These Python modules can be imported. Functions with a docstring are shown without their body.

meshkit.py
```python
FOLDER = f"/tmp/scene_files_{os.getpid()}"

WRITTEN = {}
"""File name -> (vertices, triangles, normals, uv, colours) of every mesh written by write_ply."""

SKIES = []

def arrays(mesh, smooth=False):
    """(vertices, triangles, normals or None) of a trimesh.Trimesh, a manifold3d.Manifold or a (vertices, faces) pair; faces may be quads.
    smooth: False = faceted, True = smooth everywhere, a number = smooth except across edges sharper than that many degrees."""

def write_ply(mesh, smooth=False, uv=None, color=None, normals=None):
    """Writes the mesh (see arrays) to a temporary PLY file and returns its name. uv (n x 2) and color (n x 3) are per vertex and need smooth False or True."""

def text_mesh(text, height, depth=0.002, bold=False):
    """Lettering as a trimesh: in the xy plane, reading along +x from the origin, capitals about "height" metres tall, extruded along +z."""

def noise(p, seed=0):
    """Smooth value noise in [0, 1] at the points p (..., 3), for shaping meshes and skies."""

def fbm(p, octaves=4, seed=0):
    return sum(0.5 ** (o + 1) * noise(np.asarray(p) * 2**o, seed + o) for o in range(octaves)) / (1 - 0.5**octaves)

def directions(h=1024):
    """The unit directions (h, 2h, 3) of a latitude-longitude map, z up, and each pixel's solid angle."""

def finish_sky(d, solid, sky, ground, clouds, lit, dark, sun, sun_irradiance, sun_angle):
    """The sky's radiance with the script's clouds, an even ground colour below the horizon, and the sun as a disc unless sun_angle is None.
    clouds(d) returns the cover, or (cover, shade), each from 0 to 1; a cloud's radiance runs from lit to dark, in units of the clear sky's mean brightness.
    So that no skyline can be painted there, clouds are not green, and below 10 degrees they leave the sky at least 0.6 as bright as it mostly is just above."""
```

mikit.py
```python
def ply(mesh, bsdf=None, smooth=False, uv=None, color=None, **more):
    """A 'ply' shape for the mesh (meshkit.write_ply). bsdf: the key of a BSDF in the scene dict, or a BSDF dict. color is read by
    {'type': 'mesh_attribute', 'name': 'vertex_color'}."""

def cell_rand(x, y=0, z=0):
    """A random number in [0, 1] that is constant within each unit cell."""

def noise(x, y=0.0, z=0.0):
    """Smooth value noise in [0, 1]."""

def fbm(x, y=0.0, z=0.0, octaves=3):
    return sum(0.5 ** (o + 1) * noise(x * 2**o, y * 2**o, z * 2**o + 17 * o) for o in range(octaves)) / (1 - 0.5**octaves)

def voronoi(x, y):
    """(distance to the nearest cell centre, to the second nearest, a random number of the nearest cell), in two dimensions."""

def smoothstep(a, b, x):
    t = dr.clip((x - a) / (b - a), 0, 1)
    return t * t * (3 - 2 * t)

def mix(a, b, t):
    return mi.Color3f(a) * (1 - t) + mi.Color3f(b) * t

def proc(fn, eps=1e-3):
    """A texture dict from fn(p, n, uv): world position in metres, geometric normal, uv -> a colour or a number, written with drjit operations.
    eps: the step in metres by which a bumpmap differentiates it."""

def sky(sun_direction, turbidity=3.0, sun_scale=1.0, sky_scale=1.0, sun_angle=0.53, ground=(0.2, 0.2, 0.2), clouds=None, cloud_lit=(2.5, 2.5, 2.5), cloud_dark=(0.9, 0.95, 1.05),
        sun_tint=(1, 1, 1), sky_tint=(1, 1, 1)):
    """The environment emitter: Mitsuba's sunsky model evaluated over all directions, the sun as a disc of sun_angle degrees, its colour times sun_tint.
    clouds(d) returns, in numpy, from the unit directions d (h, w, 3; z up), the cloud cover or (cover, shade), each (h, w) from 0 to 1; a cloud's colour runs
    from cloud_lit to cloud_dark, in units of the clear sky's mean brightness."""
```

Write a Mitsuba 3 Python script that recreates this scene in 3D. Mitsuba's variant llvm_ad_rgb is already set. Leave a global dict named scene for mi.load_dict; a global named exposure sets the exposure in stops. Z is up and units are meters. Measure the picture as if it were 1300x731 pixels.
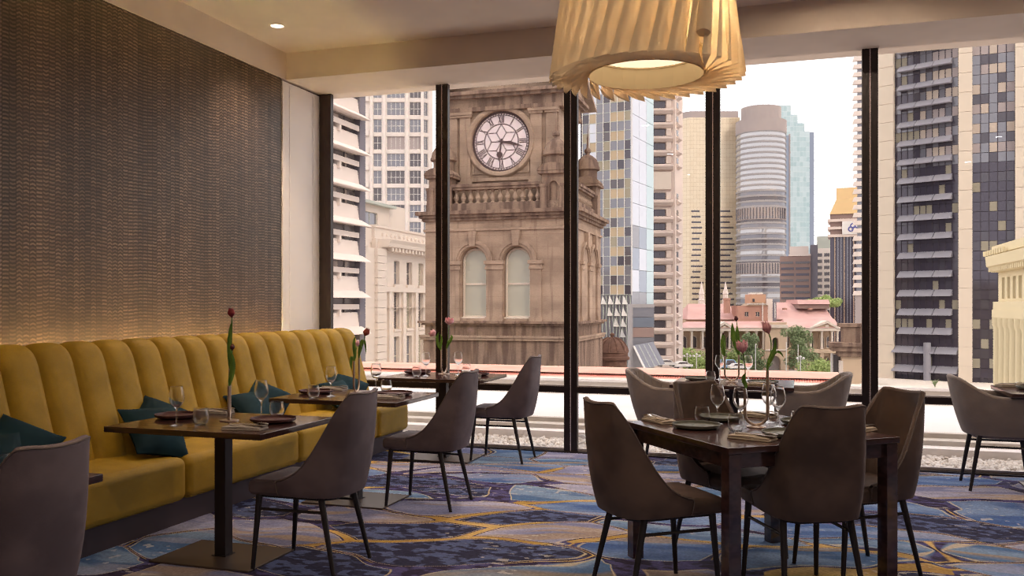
import math, random
import numpy as np, trimesh
import drjit as dr
import mitsuba as mi
import mikit
import meshkit
from mikit import proc, noise, fbm, voronoi, cell_rand, smoothstep, mix
from shapely.geometry import Polygon

# ---------------------------------------------------------------- camera, sky, exposure
scene, labels = {}, {}
T = mi.ScalarTransform4f
YAW = math.radians(18.05)
FWD = (-math.sin(YAW), math.cos(YAW), 0.0)
scene['camera'] = {'type': 'perspective', 'fov': 2 * math.degrees(math.atan(650 / 1117.0)), 'fov_axis': 'x', 'near_clip': 0.05, 'far_clip': 3000.0,
                   'principal_point_offset_y': -0.029,
                   'to_world': T().look_at(origin=[0, 0, 1.4], target=[FWD[0], FWD[1], 1.4], up=[0, 0, 1])}


def overcast(d):
    p = d * np.array([2.2, 2.2, 5.0])
    n = meshkit.fbm(p) if hasattr(meshkit, 'fbm') else meshkit.noise(p)
    n = np.asarray(n)
    return np.full(d.shape[:2], 1.0), np.clip(0.42 + 0.7 * (n - 0.5), 0, 1)


SUN = np.array([0.55, -0.62, 0.62])
SKY_SCALE = 3.6
scene['sky'] = mikit.sky(SUN.tolist(), turbidity=5.0, sun_scale=0.5, sky_scale=SKY_SCALE, sun_angle=8.0, ground=(0.30, 0.28, 0.26),
                         clouds=overcast, cloud_lit=(2.75, 2.62, 2.58), cloud_dark=(2.25, 2.15, 2.13))
exposure = 0.9
DOWNLIGHT = (330.0, 258.0, 188.0)
BULB = (78.0, 60.0, 38.0)
DIFFUSER = (0.62, 0.49, 0.33)
STRIP = (110.0, 82.0, 34.0)


# ---------------------------------------------------------------- helpers
def S(r, g, b):
    return [((c / 255.0) / 12.92 if c <= 10 else ((c / 255.0 + 0.055) / 1.055) ** 2.4) for c in (r, g, b)]


def S3(r, g, b):
    return mi.Color3f(*S(r, g, b))


def mat(name, **kw):
    scene[name] = {'type': 'twosided', 'bsdf': {'type': 'principled', **{k: ({'type': 'rgb', 'value': v} if isinstance(v, (list, tuple)) else v) for k, v in kw.items()}}}
    return name


def bumped(name, fn, scale=1.0, eps=1e-3, **kw):
    scene[name] = {'type': 'twosided', 'bsdf': {'type': 'bumpmap', 'arbitrary': proc(fn, eps), 'scale': scale,
                   'bsdf': {'type': 'principled', **{k: ({'type': 'rgb', 'value': v} if isinstance(v, (list, tuple)) else v) for k, v in kw.items()}}}}
    return name


class MB:
    """Collects triangles of one mesh."""
    def __init__(self):
        self.v, self.f, self.n = [], [], 0

    def add(self, v, f, M=None):
        v = np.asarray(v, float).reshape(-1, 3)
        if M is not None:
            v = v @ M[:3, :3].T + M[:3, 3]
        f = np.asarray(f, int)
        if f.shape[1] == 4:
            f = np.vstack([f[:, [0, 1, 2]], f[:, [0, 2, 3]]])
        self.v.append(v)
        self.f.append(f + self.n)
        self.n += len(v)
        return self

    def mesh(self, m, M=None):
        return self.add(np.asarray(m.vertices), np.asarray(m.faces), M)

    def box(self, x0, x1, y0, y1, z0, z1, M=None):
        v = [(x, y, z) for x in (x0, x1) for y in (y0, y1) for z in (z0, z1)]
        f = [(0, 1, 3, 2), (4, 6, 7, 5), (0, 4, 5, 1), (2, 3, 7, 6), (0, 2, 6, 4), (1, 5, 7, 3)]
        return self.add(v, f, M)

    def grid(self, P, cu=False, cv=False, M=None):
        P = np.asarray(P, float)
        n, m = P.shape[:2]
        i, j = np.meshgrid(np.arange(n if cu else n - 1), np.arange(m if cv else m - 1), indexing='ij')
        i, j = i.ravel(), j.ravel()
        i2, j2 = (i + 1) % n, (j + 1) % m
        return self.add(P.reshape(-1, 3), np.stack([i * m + j, i2 * m + j, i2 * m + j2, i * m + j2], 1), M)

    def fan(self, ring, c=None, flip=False, M=None):
        ring = np.asarray(ring, float)
        c = ring.mean(0) if c is None else np.asarray(c, float)
        n = len(ring)
        k = np.arange(n)
        f = np.stack([k, (k + 1) % n, k * 0 + n], 1)
        return self.add(np.vstack([ring, c]), f[:, ::-1] if flip else f, M)

    def tube(self, pts, r, n=8, caps=True, M=None):
        p = np.asarray(pts, float)
        r = np.broadcast_to(np.asarray(r, float), (len(p),))
        t = np.gradient(p, axis=0)
        t /= np.linalg.norm(t, axis=1, keepdims=True) + 1e-12
        a = np.array([0, 0, 1.0]) if abs(t[0, 2]) < 0.9 else np.array([1.0, 0, 0])
        rings = []
        for k in range(len(p)):
            a = a - t[k] * (a @ t[k])
            a /= np.linalg.norm(a)
            b = np.cross(t[k], a)
            w = np.arange(n) * 2 * math.pi / n
            rings.append(p[k] + r[k] * (np.cos(w)[:, None] * a + np.sin(w)[:, None] * b))
        self.grid(rings, cv=True, M=M)
        if caps:
            self.fan(rings[0], flip=False, M=M)
            self.fan(rings[-1], flip=True, M=M)
        return self

    def cyl(self, p0, p1, r0, r1=None, n=12, M=None):
        p0, p1 = np.asarray(p0, float), np.asarray(p1, float)
        return self.tube([p0, p1], [r0, r0 if r1 is None else r1], n, M=M)

    def lathe(self, prof, n=24, c=(0, 0, 0), M=None, a0=0.0, a1=2 * math.pi):
        full = a1 - a0 > 6.28
        w = a0 + np.arange(n + (0 if full else 1)) * (a1 - a0) / n
        P = np.array([[(r * math.cos(t) + c[0], r * math.sin(t) + c[1], z + c[2]) for r, z in prof] for t in w])
        return self.grid(P, cu=full, M=M)

    def prism(self, poly, axis, a, b, M=None):
        """A polygon given in two coordinates, extruded along x, y or z (axis 0, 1, 2) from a to b."""
        poly = Polygon(poly) if not isinstance(poly, Polygon) else poly
        m = trimesh.creation.extrude_polygon(poly, b - a, engine='earcut')
        v = np.asarray(m.vertices)
        o = {2: (0, 1, 2), 1: (0, 2, 1), 0: (2, 0, 1)}[axis]
        return self.add(v[:, o] + np.eye(3)[axis] * a, m.faces, M)

    def out(self, merge=False):
        v, f = np.vstack(self.v), np.vstack(self.f)
        if merge:
            m = trimesh.Trimesh(v, f, process=False)
            m.merge_vertices(digits_vertex=6)
            return m
        return trimesh.Trimesh(v, f, process=False)


def rbox(sx, sy, sz, r, n=3, crown=0.0, c=(0, 0, 0)):
    """Rounded box, centred at c."""
    h = np.array([sx, sy, sz]) / 2.0
    r = min(r, *(h * 0.999))
    out = MB()

    def ax(k):
        e = [math.tan(math.radians(45.0 * q / n)) for q in range(n + 1)]
        lo = [-h[k] + r * (1 - x) for x in reversed(e)]
        mid = list(np.linspace(-h[k] + r, h[k] - r, 5)[1:-1]) if crown else []
        return np.array(lo + mid + [-x for x in reversed(lo)])
    for k in range(3):
        a, b = [i for i in range(3) if i != k]
        A, B = np.meshgrid(ax(a), ax(b), indexing='ij')
        for s in (-1, 1):
            P = np.zeros(A.shape + (3,))
            P[..., a], P[..., b], P[..., k] = A, B, s * h[k]
            q = np.clip(P, -(h - r), h - r)
            d = P - q
            P = q + d / np.maximum(np.linalg.norm(d, axis=-1, keepdims=True), 1e-9) * r
            if crown:
                P[..., 2] += np.where(P[..., 2] > 0, crown * (1 - (P[..., 0] / h[0]) ** 2) * (1 - (P[..., 1] / h[1]) ** 2), 0)
            out.grid(P + np.asarray(c))
    return out.out(True)


def spline(pts, n):
    from scipy.interpolate import CubicSpline
    p = np.asarray(pts, float)
    t = np.concatenate([[0], np.cumsum(np.sqrt(np.linalg.norm(np.diff(p, axis=0), axis=1)))])
    return CubicSpline(t, p)(np.linspace(0, t[-1], n))


def place(x=0, y=0, z=0, heading=0.0, scale=1.0):
    a = math.radians(heading)
    M = np.eye(4)
    M[:3, :3] = np.array([[math.cos(a), -math.sin(a), 0], [math.sin(a), math.cos(a), 0], [0, 0, 1]]) * scale
    M[:3, 3] = (x, y, z)
    return M


used = set()


def key_for(name, parent=None):
    base = f'{parent}__{name}' if parent else name
    k, i = base, 0
    while k in used:
        i += 1
        k = f'{base}_{i:03d}'
    used.add(k)
    return k


def thing(name, label, category, group=None):
    k = key_for(name)
    labels[k] = {'label': label, 'category': category}
    if group:
        labels[k]['group'] = group
    return k


def part(parent, name, mesh, m, smooth=False, M=None, label=None, kind=None):
    k = key_for(name, parent)
    d = mesh if isinstance(mesh, dict) else mikit.ply(mesh, m, smooth)
    scene[k] = d if M is None else {**d, 'to_world': T(M)}
    if label:
        labels.setdefault(k, {})['label'] = label
    if kind:
        labels.setdefault(k, {})['kind'] = kind
    return k


def struct(name, mesh, m, smooth=False, parent=None, M=None):
    k = part(parent, name, mesh, m, smooth, M)
    if parent is None:
        labels[k] = {'kind': 'structure'}
    return k


class Kind:
    """The parts of one kind of thing, placed any number of times."""
    def __init__(self):
        self.parts = []

    def add(self, name, mesh, m, smooth=False, under=None, label=None):
        self.parts.append((name, mikit.ply(mesh, m, smooth), under, label))
        return len(self.parts) - 1

    def put(self, name, label, category, M, group=None, skip=(), swap=None):
        k = thing(name, label, category, group)
        keys = []
        for i, (n, d, under, lb) in enumerate(self.parts):
            if n in skip:
                keys.append(None)
                continue
            if swap and n in swap:
                d = {**d, 'bsdf': {'type': 'ref', 'id': swap[n]}}
            keys.append(part(k if under is None else keys[under], n, d, None, M=M, label=lb))
        return k


def one(name, mesh, m, label, category, group=None, smooth=False, M=None):
    k = thing(name, label, category, group)
    d = mesh if isinstance(mesh, dict) else mikit.ply(mesh, m, smooth)
    scene[k] = d if M is None else {**d, 'to_world': T(M)}
    return k


def sheet(m, t):
    """Solid of thickness t from an open grid (n, m, 3), thickened along its normals."""
    P = np.asarray(m, float)
    du, dv = np.gradient(P, axis=0), np.gradient(P, axis=1)
    n = np.cross(du, dv)
    n /= np.linalg.norm(n, axis=-1, keepdims=True) + 1e-12
    a, b = P + n * t / 2, P - n * t / 2
    o = MB().grid(a).grid(b[::-1])
    for e0, e1 in ((a[0], b[0]), (b[-1], a[-1]), (b[:, 0], a[:, 0]), (a[:, -1], b[:, -1])):
        o.grid(np.stack([e0, e1]))
    return o.out(True)


# ---------------------------------------------------------------- materials of the room
def carpet(p, n, uv):
    """Marbled leaf shapes in blue, slate and lavender grey, with dark outlines, thin gilt veins and a few broad gold ribbons."""
    x, y = p.x, p.y
    wx = fbm(x * 0.75 + 3.1, y * 0.75, 1.7, octaves=2) - 0.5
    wy = fbm(x * 0.75, y * 0.75 + 8.2, 5.1, octaves=2) - 0.5
    fx = noise(x * 3.4, y * 3.4, 9.0) - 0.5
    fy = noise(x * 3.4, y * 3.4, 14.0) - 0.5
    u = (x * 1.15 + 0.65 * y) + 1.7 * wx + 0.17 * fx
    v = (y * 2.3 - 0.42 * x) + 2.1 * wy + 0.20 * fy
    d1, d2, r = voronoi(u * 0.92, v * 0.92)
    edge = d2 - d1
    grain = noise(x * 90.0, y * 90.0, 2.0)
    mott = fbm(x * 15.0, y * 24.0, 3.0, octaves=3)
    soft = fbm(u * 1.6, v * 3.4, 7.0, octaves=3)
    blue = mix(S(62, 88, 142), S(108, 130, 170), smoothstep(0.3, 0.7, soft))
    slate = mix(S(68, 96, 138), S(112, 134, 166), smoothstep(0.35, 0.65, soft))
    lav = mix(S(110, 114, 150), S(152, 152, 178), smoothstep(0.3, 0.7, soft))
    navy = mix(S(38, 38, 64), S(72, 82, 120), smoothstep(0.45, 0.60, mott))
    c = dr.select(r < 0.24, navy, dr.select(r < 0.50, blue, dr.select(r < 0.76, lav, slate)))
    # soft veil of gold and pale streaks inside some shapes
    veil = smoothstep(0.56, 0.68, fbm(u * 0.9 + 2.0, v * 4.2, 21.0, octaves=2))
    c = mix(c, dr.select(cell_rand(dr.floor(r * 997.0), 2) < 0.5, S3(158, 132, 84), S3(142, 144, 168)), veil * 0.55 * dr.select(r < 0.28, 0.0, 1.0))
    ribbon = smoothstep(0.655, 0.72, noise(u * 0.85 + 5.0, v * 0.85, 4.0))
    band = smoothstep(0.52, 0.62, noise(u * 0.7 + 1.0, v * 0.7 + 9.0, 8.0))
    gold = mix(S(166, 132, 66), S(196, 164, 104), smoothstep(0.35, 0.7, soft))
    dark = mix(S(44, 36, 62), S(70, 66, 112), smoothstep(0.40, 0.62, mott))
    wg = 0.010 + 0.075 * ribbon
    wd = wg + 0.022 + 0.10 * band * (1 - ribbon)
    c = mix(c, dark, 1 - smoothstep(wd, wd + 0.015, edge))
    inner = smoothstep(wd + 0.012, wd + 0.018, edge) * (1 - smoothstep(wd + 0.030, wd + 0.038, edge))
    c = mix(c, S(186, 168, 142), inner * 0.75)
    c = mix(c, gold, (1 - smoothstep(wg - 0.006, wg + 0.006, edge)) * dr.select(band > 0.5, dr.select(ribbon > 0.1, 1.0, 0.0), 0.85))
    fleck = smoothstep(0.81, 0.87, noise(x * 21.0, y * 34.0, 31.0)) * smoothstep(0.52, 0.62, noise(x * 2.0, y * 2.0, 12.0))
    c = mix(c, S(206, 200, 196), fleck * 0.4)
    return c * (0.92 + 0.40 * grain)


bumped('carpet', lambda p, n, uv: 0.0025 * noise(p.x * 210.0, p.y * 210.0, 1.0), 1.0, 1e-3, base_color=proc(carpet), roughness=0.95, specular=0.15, sheen=0.25)


def woven_wall(p, n, uv):
    """Metallic beads in columns of unequal tilt on a dark ground."""
    col = dr.floor(p.y / 0.052)
    t = p.y / 0.052 - col
    tilt = (cell_rand(col, 3) - 0.35) * 1.5
    ph = p.z / 0.026 + dr.abs(t - 0.5) * tilt * 1.3 + 0.7 * noise(p.y * 6.0, p.z * 1.5, 1.0)
    k = ph - dr.floor(ph)
    bead = smoothstep(0.38, 0.52, k) * (1 - smoothstep(0.84, 0.98, k))
    bead = bead * smoothstep(0.02, 0.12, t) * (1 - smoothstep(0.90, 0.99, t))
    tone = cell_rand(col, 9)
    c = mix(S(34, 24, 21), S(50, 36, 31), tone)
    return mix(c, mix(S(84, 67, 57), S(122, 102, 86), cell_rand(col, dr.floor(ph), 5)), bead * (0.45 + 0.55 * tone))


scene['woven_wall'] = {'type': 'twosided', 'bsdf': {'type': 'principled', 'base_color': proc(woven_wall), 'roughness': 0.42, 'metallic': 0.25, 'specular': 0.5}}
mat('plaster', base_color=proc(lambda p, n, uv: S3(226, 211, 196) * (0.97 + 0.06 * noise(p.x * 9, p.y * 9, p.z * 9))), roughness=0.85, specular=0.2)
mat('white_panel', base_color=S(240, 232, 228), roughness=0.45, specular=0.35)
mat('frame_dark', base_color=S(38, 28, 30), roughness=0.38, metallic=0.3, specular=0.5)
mat('gasket', base_color=S(190, 178, 180), roughness=0.35, metallic=0.4)
mat('sill_metal', base_color=S(170, 162, 160), roughness=0.4, metallic=0.5)
scene['pane_glass'] = {'type': 'thindielectric', 'int_ior': 1.5, 'specular_transmittance': {'type': 'rgb', 'value': [0.93, 0.92, 0.92]}}
mat('back_wall', base_color=S(120, 98, 80), roughness=0.8)
mat('plinth', base_color=S(58, 46, 56), roughness=0.6)


def velvet(name, a, b, sheen, rough=0.66, spec=0.4):
    def f(p, n, uv):
        m = fbm(p.x * 5.5, p.y * 5.5, p.z * 5.5, octaves=4)
        g = noise(p.x * 260.0, p.y * 260.0, p.z * 260.0)
        return mix(a, b, smoothstep(0.28, 0.72, m)) * (0.93 + 0.14 * g)
    return mat(name, base_color=proc(f), roughness=rough, specular=spec, sheen=sheen, sheen_tint=0.3)


velvet('mustard_velvet', S(146, 115, 20), S(162, 129, 30), 0.6)
velvet('teal_velvet', S(8, 34, 44), S(14, 46, 58), 0.12, 0.8, 0.2)
velvet('taupe_velvet', S(76, 65, 72), S(98, 86, 92), 1.0)
velvet('brown_velvet', S(62, 49, 46), S(90, 73, 66), 1.0)
velvet('tub_velvet', S(118, 108, 105), S(134, 123, 118), 0.7)
mat('piping', base_color=S(90, 78, 75), roughness=0.7, sheen=0.5)
mat('black_leg', base_color=S(30, 26, 30), roughness=0.42)


def dark_wood(p, n, uv):
    g = fbm(p.x * 3.0, p.y * 34.0, p.z * 34.0, octaves=3)
    return mix(S(42, 24, 25), S(58, 35, 33), smoothstep(0.3, 0.7, g))


mat('dark_wood', base_color=proc(dark_wood), roughness=0.11, specular=0.7, clearcoat=1.0, clearcoat_gloss=0.95)
mat('dark_metal', base_color=S(52, 46, 50), roughness=0.42, metallic=0.6)
mat('base_metal', base_color=S(82, 70, 66), roughness=0.36, metallic=0.45)
mat('plum_glaze', base_color=proc(lambda p, n, uv: mix(S(66, 40, 44), S(88, 56, 58), noise(p.x * 40, p.y * 40, 1.0))), roughness=0.42, specular=0.5)
mat('slate_glaze', base_color=proc(lambda p, n, uv: mix(S(86, 88, 82), S(110, 110, 102), noise(p.x * 30, p.y * 30, 1.0))), roughness=0.4, specular=0.5)
scene['clear_glass'] = {'type': 'dielectric', 'int_ior': 1.5, 'ext_ior': 1.0}
mat('linen', base_color=proc(lambda p, n, uv: mix(S(138, 126, 112), S(164, 152, 138), noise(p.x * 300, p.y * 300, p.z * 300))), roughness=0.9, sheen=0.3)
mat('grey_linen', base_color=proc(lambda p, n, uv: mix(S(140, 132, 128), S(170, 162, 156), noise(p.x * 300, p.y * 300, p.z * 300))), roughness=0.9, sheen=0.3)
mat('steel', base_color=S(215, 208, 200), roughness=0.18, metallic=1.0)
mat('vase_metal', base_color=S(190, 172, 160), roughness=0.3, metallic=0.75)
mat('etched', base_color=S(240, 238, 236), roughness=0.6)
scene['leaf_green'] = {'type': 'twosided', 'bsdf': {'type': 'principled', 'base_color': proc(lambda p, n, uv: mix(S(62, 98, 36), S(112, 148, 58), noise(p.x * 50, p.y * 50, p.z * 14))), 'roughness': 0.45, 'specular': 0.4}}
for nm, a, b in (('petal_crimson', (92, 16, 28), (140, 30, 40)), ('petal_rust', (128, 52, 44), (160, 80, 66)), ('petal_pink', (206, 130, 150), (240, 196, 204)), ('petal_mauve', (168, 110, 122), (206, 152, 158)), ('petal_dusk', (70, 26, 34), (96, 44, 48))):
    mat(nm, base_color=proc(lambda p, n, uv, a=a, b=b: mix(S(*a), S(*b), noise(p.x * 160, p.y * 160, p.z * 30))), roughness=0.55, sheen=0.4)
scene['shade_paper'] = {'type': 'principledthin', 'base_color': {'type': 'rgb', 'value': S(228, 210, 180)}, 'roughness': 0.6, 'diff_trans': 0.55}
mat('shade_band', base_color=S(222, 200, 160), roughness=0.5)
mat('cable_black', base_color=S(30, 26, 26), roughness=0.5)
mat('lamp_trim', base_color=S(220, 208, 196), roughness=0.4)

# ---------------------------------------------------------------- the room
WY = 8.10          # inner face of the window wall
WX = -4.76         # decorated wall
CZ, HZ = 3.85, 3.59
struct('floor', MB().box(-5.0, 5.0, -3.5, 8.10, -0.2, 0.0).out(), 'carpet')
wl = struct('wall_left', MB().box(WX - 0.2, WX, -3.5, 7.405, 0, HZ).out(), 'woven_wall')
struct('bulkhead', MB().box(WX - 0.2, WX + 0.012, -3.5, 7.47, HZ, CZ).out(), 'plaster', parent=wl)
for y0, y1 in ((7.408, 7.527), (7.532, 7.961), (7.966, 8.095)):
    struct('panel', rbox(0.05, y1 - y0, 3.57, 0.004, 1, c=(-4.773, (y0 + y1) / 2, 3.57 / 2)), 'white_panel', 40, wl)
struct('panel_backing', MB().box(WX - 0.2, -4.79, 7.406, 8.22, 0, HZ).out(), 'frame_dark', parent=wl)
struct('wall_right', MB().box(5.0, 5.2, -3.5, 8.3, 0, 4.05).out(), 'back_wall')
struct('wall_back', MB().box(-5.0, 5.2, -3.7, -3.5, 0, 4.05).out(), 'back_wall')
ce = struct('ceiling', MB().box(-5.0, 5.2, -3.5, 7.47, CZ, CZ + 0.2).out(), 'plaster')
struct('beam', MB().box(-5.0, 5.2, 7.47, 8.32, HZ, CZ + 0.2).out(), 'plaster', parent=ce)

# window wall: seven bays between mullions
struct('jamb', MB().box(-4.80, -4.676, WY - 0.001, WY + 0.055, 0, HZ).out(), 'frame_dark', parent=wl)
mx = [-4.683, -3.375, -2.056, -0.738, 0.580, 1.90, 3.22, 4.54]
for i in range(len(mx) - 1):
    x0, x1 = mx[i], mx[i + 1]
    w = f'window_{i + 1}'
    used.add(w)
    labels[w] = {'kind': 'structure'}
    hw = 0.064
    for a, b in ((x0, x0 + hw), (x1 - hw, x1 - 0.005)):
        part(w, 'mullion', MB().box(a + (0.005 if a == x0 else 0), b, WY, WY + 0.055, 0.0, HZ).out(), 'frame_dark')
    part(w, 'gasket', MB().box(x1 - 0.0045, x1 + 0.0045, WY - 0.002, WY + 0.05, 0.0, HZ).out(), 'gasket')
    part(w, 'transom', MB().box(x0 + hw, x1 - hw, WY + 0.006, WY + 0.05, 0.565, 0.622).out(), 'frame_dark')
    part(w, 'glazing_bead', MB().box(x0 + hw, x1 - hw, WY + 0.012, WY + 0.045, 0.622, 0.634).out(), 'sill_metal')
    part(w, 'bottom_rail', MB().box(x0 + hw, x1 - hw, WY + 0.02, WY + 0.055, 0.0, 0.035).out(), 'sill_metal')
    part(w, 'threshold', MB().box(x0, x1, WY - 0.03, WY + 0.019, 0.0, 0.012).out(), 'frame_dark')
    for z0, z1 in ((0.035, 0.565), (0.634, HZ)):
        xa, xb = x0 + hw, x1 - hw
        part(w, 'pane', ([(xa, WY + 0.035, z0), (xb, WY + 0.035, z0), (xb, WY + 0.035, z1), (xa, WY + 0.035, z1)], [(0, 1, 2), (0, 2, 3)]), 'pane_glass')

# recessed downlights; those out of view are added to fill the room with light
ring = MB().lathe([(0.052, -0.001), (0.056, -0.009), (0.066, -0.009), (0.069, 0.0)], 28).out(True)
lens = ([(0.053 * math.cos(k * math.pi / 14), 0.053 * math.sin(k * math.pi / 14), -0.004) for k in range(28)] + [(0, 0, -0.004)], [((k + 1) % 28, k, 28) for k in range(28)])
ringd = mikit.ply(ring, 'lamp_trim', 40)
lensd = mikit.ply(lens, {'type': 'diffuse'})
lens_low = {**lensd, 'emitter': {'type': 'area', 'radiance': {'type': 'rgb', 'value': [4.0, 3.2, 2.4]}}}
lensd['emitter'] = {'type': 'area', 'radiance': {'type': 'rgb', 'value': list(DOWNLIGHT)}}
for i, x in enumerate((-4.35, -1.98, 0.39, 2.76)):
    for j, y in enumerate((6.70, 4.3, 1.9, -0.5)):
        if i == 0 and j > 0:
            continue          # the decorated wall is dark towards the camera: no lamps along it there
        k = thing('downlight', 'round recessed downlight in the ceiling near the corner of the decorated wall' if (i, j) == (0, 0) else
                  'second recessed downlight at the top edge beside the pleated pendant' if (i, j) == (1, 0) else 'added fill downlight out of view further back in the ceiling', 'downlight', None if j == 0 and i < 2 else 'added fill downlights out of view')
        part(k, 'trim_ring', ringd, None, M=place(x, y, CZ))
        if j == 0 and i < 2:      # narrow beam lamps along the window
            le = part(k, 'lens', lens_low, None, M=place(x, y, CZ))
            scene[f'beam_{i}'] = {'type': 'spot', 'intensity': {'type': 'rgb', 'value': [v * 0.022 for v in DOWNLIGHT]}, 'cutoff_angle': 44.0, 'beam_width': 22.0,
                                  'to_world': T().look_at(origin=[x, y, CZ - 0.006], target=[x, y, 0], up=[0, 1, 0])}
        else:
            part(k, 'lens', lensd, None, M=place(x, y, CZ))

# ---------------------------------------------------------------- pleated pendant lamp
PX, PY, PZ = -0.66, 3.99, 2.445
pend = thing('pendant_lamp', 'large cream pleated pendant lamp with overlapping folded panels hanging at the top', 'pendant lamp')
NP, RB, RT, PH = 36, 0.418, 0.330, 0.60
dl = 2 * math.pi / NP
for i in range(NP):
    a = i * dl
    seam = abs(((math.degrees(a) + 48 + 180) % 360) - 180) < 5
    P = []
    for w in np.linspace(0, 1, 6):                 # across the panel
        col = []
        for q in np.linspace(0, 1, 9):             # down the outer panel
            z = PZ + PH * (1 - q)
            R = RT + (RB - RT) * q
            ang = a + w * dl * 1.32 + 0.34 * (1 - q)
            off = 0.024 * (1 - w) - 0.030 * w + 0.010 * math.sin(math.pi * w)
            col.append(((R + off) * math.cos(ang), (R + off) * math.sin(ang), z - 0.022 * (1 - w) * q))
        for q in np.linspace(0, 1, 7)[1:]:         # in under the shade, tangent to the inner ring
            a0, a1 = a + w * dl * 1.32, a + w * dl * 1.32 + 0.98
            o0, o1 = np.array([math.cos(a0), math.sin(a0)]) * (RB + 0.024 * (1 - w) - 0.030 * w), np.array([math.cos(a1), math.sin(a1)]) * 0.262
            xy = o0 + (o1 - o0) * q
            col.append((xy[0], xy[1], PZ - 0.022 * (1 - w) * (1 - 0.5 * q) + 0.012 * q + 0.006 * w))
        P.append(col)
    part(pend, 'pleat', MB().grid(np.array(P) + np.array([PX, PY, 0])).out(), 'shade_paper', 25)
# the joint where the pleating closes: a rolled fold
ja = math.radians(-48)
jx, jy = PX + (RB + 0.012) * math.cos(ja), PY + (RB + 0.012) * math.sin(ja)
jt = (PX + (RT + 0.012) * math.cos(ja + 0.34), PY + (RT + 0.012) * math.sin(ja + 0.34))
part(pend, 'seam_roll', MB().tube([(jx + (jt[0] - jx) * t, jy + (jt[1] - jy) * t, PZ + 0.07 + (PH - 0.07) * t) for t in np.linspace(0, 1, 6)], 0.030, 14).out(), 'shade_paper', 40)
part(pend, 'inner_band', MB().lathe([(0.258, PZ - 0.004), (0.258, PZ + 0.105)], 26, (PX, PY, 0)).out(), 'shade_band', 10)
part(pend, 'band_rim', MB().lathe([(0.252, PZ + 0.092), (0.262, PZ + 0.092), (0.262, PZ + 0.106), (0.252, PZ + 0.106), (0.252, PZ + 0.092)], 48, (PX, PY, 0)).out(True), 'shade_band', 40)
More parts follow.
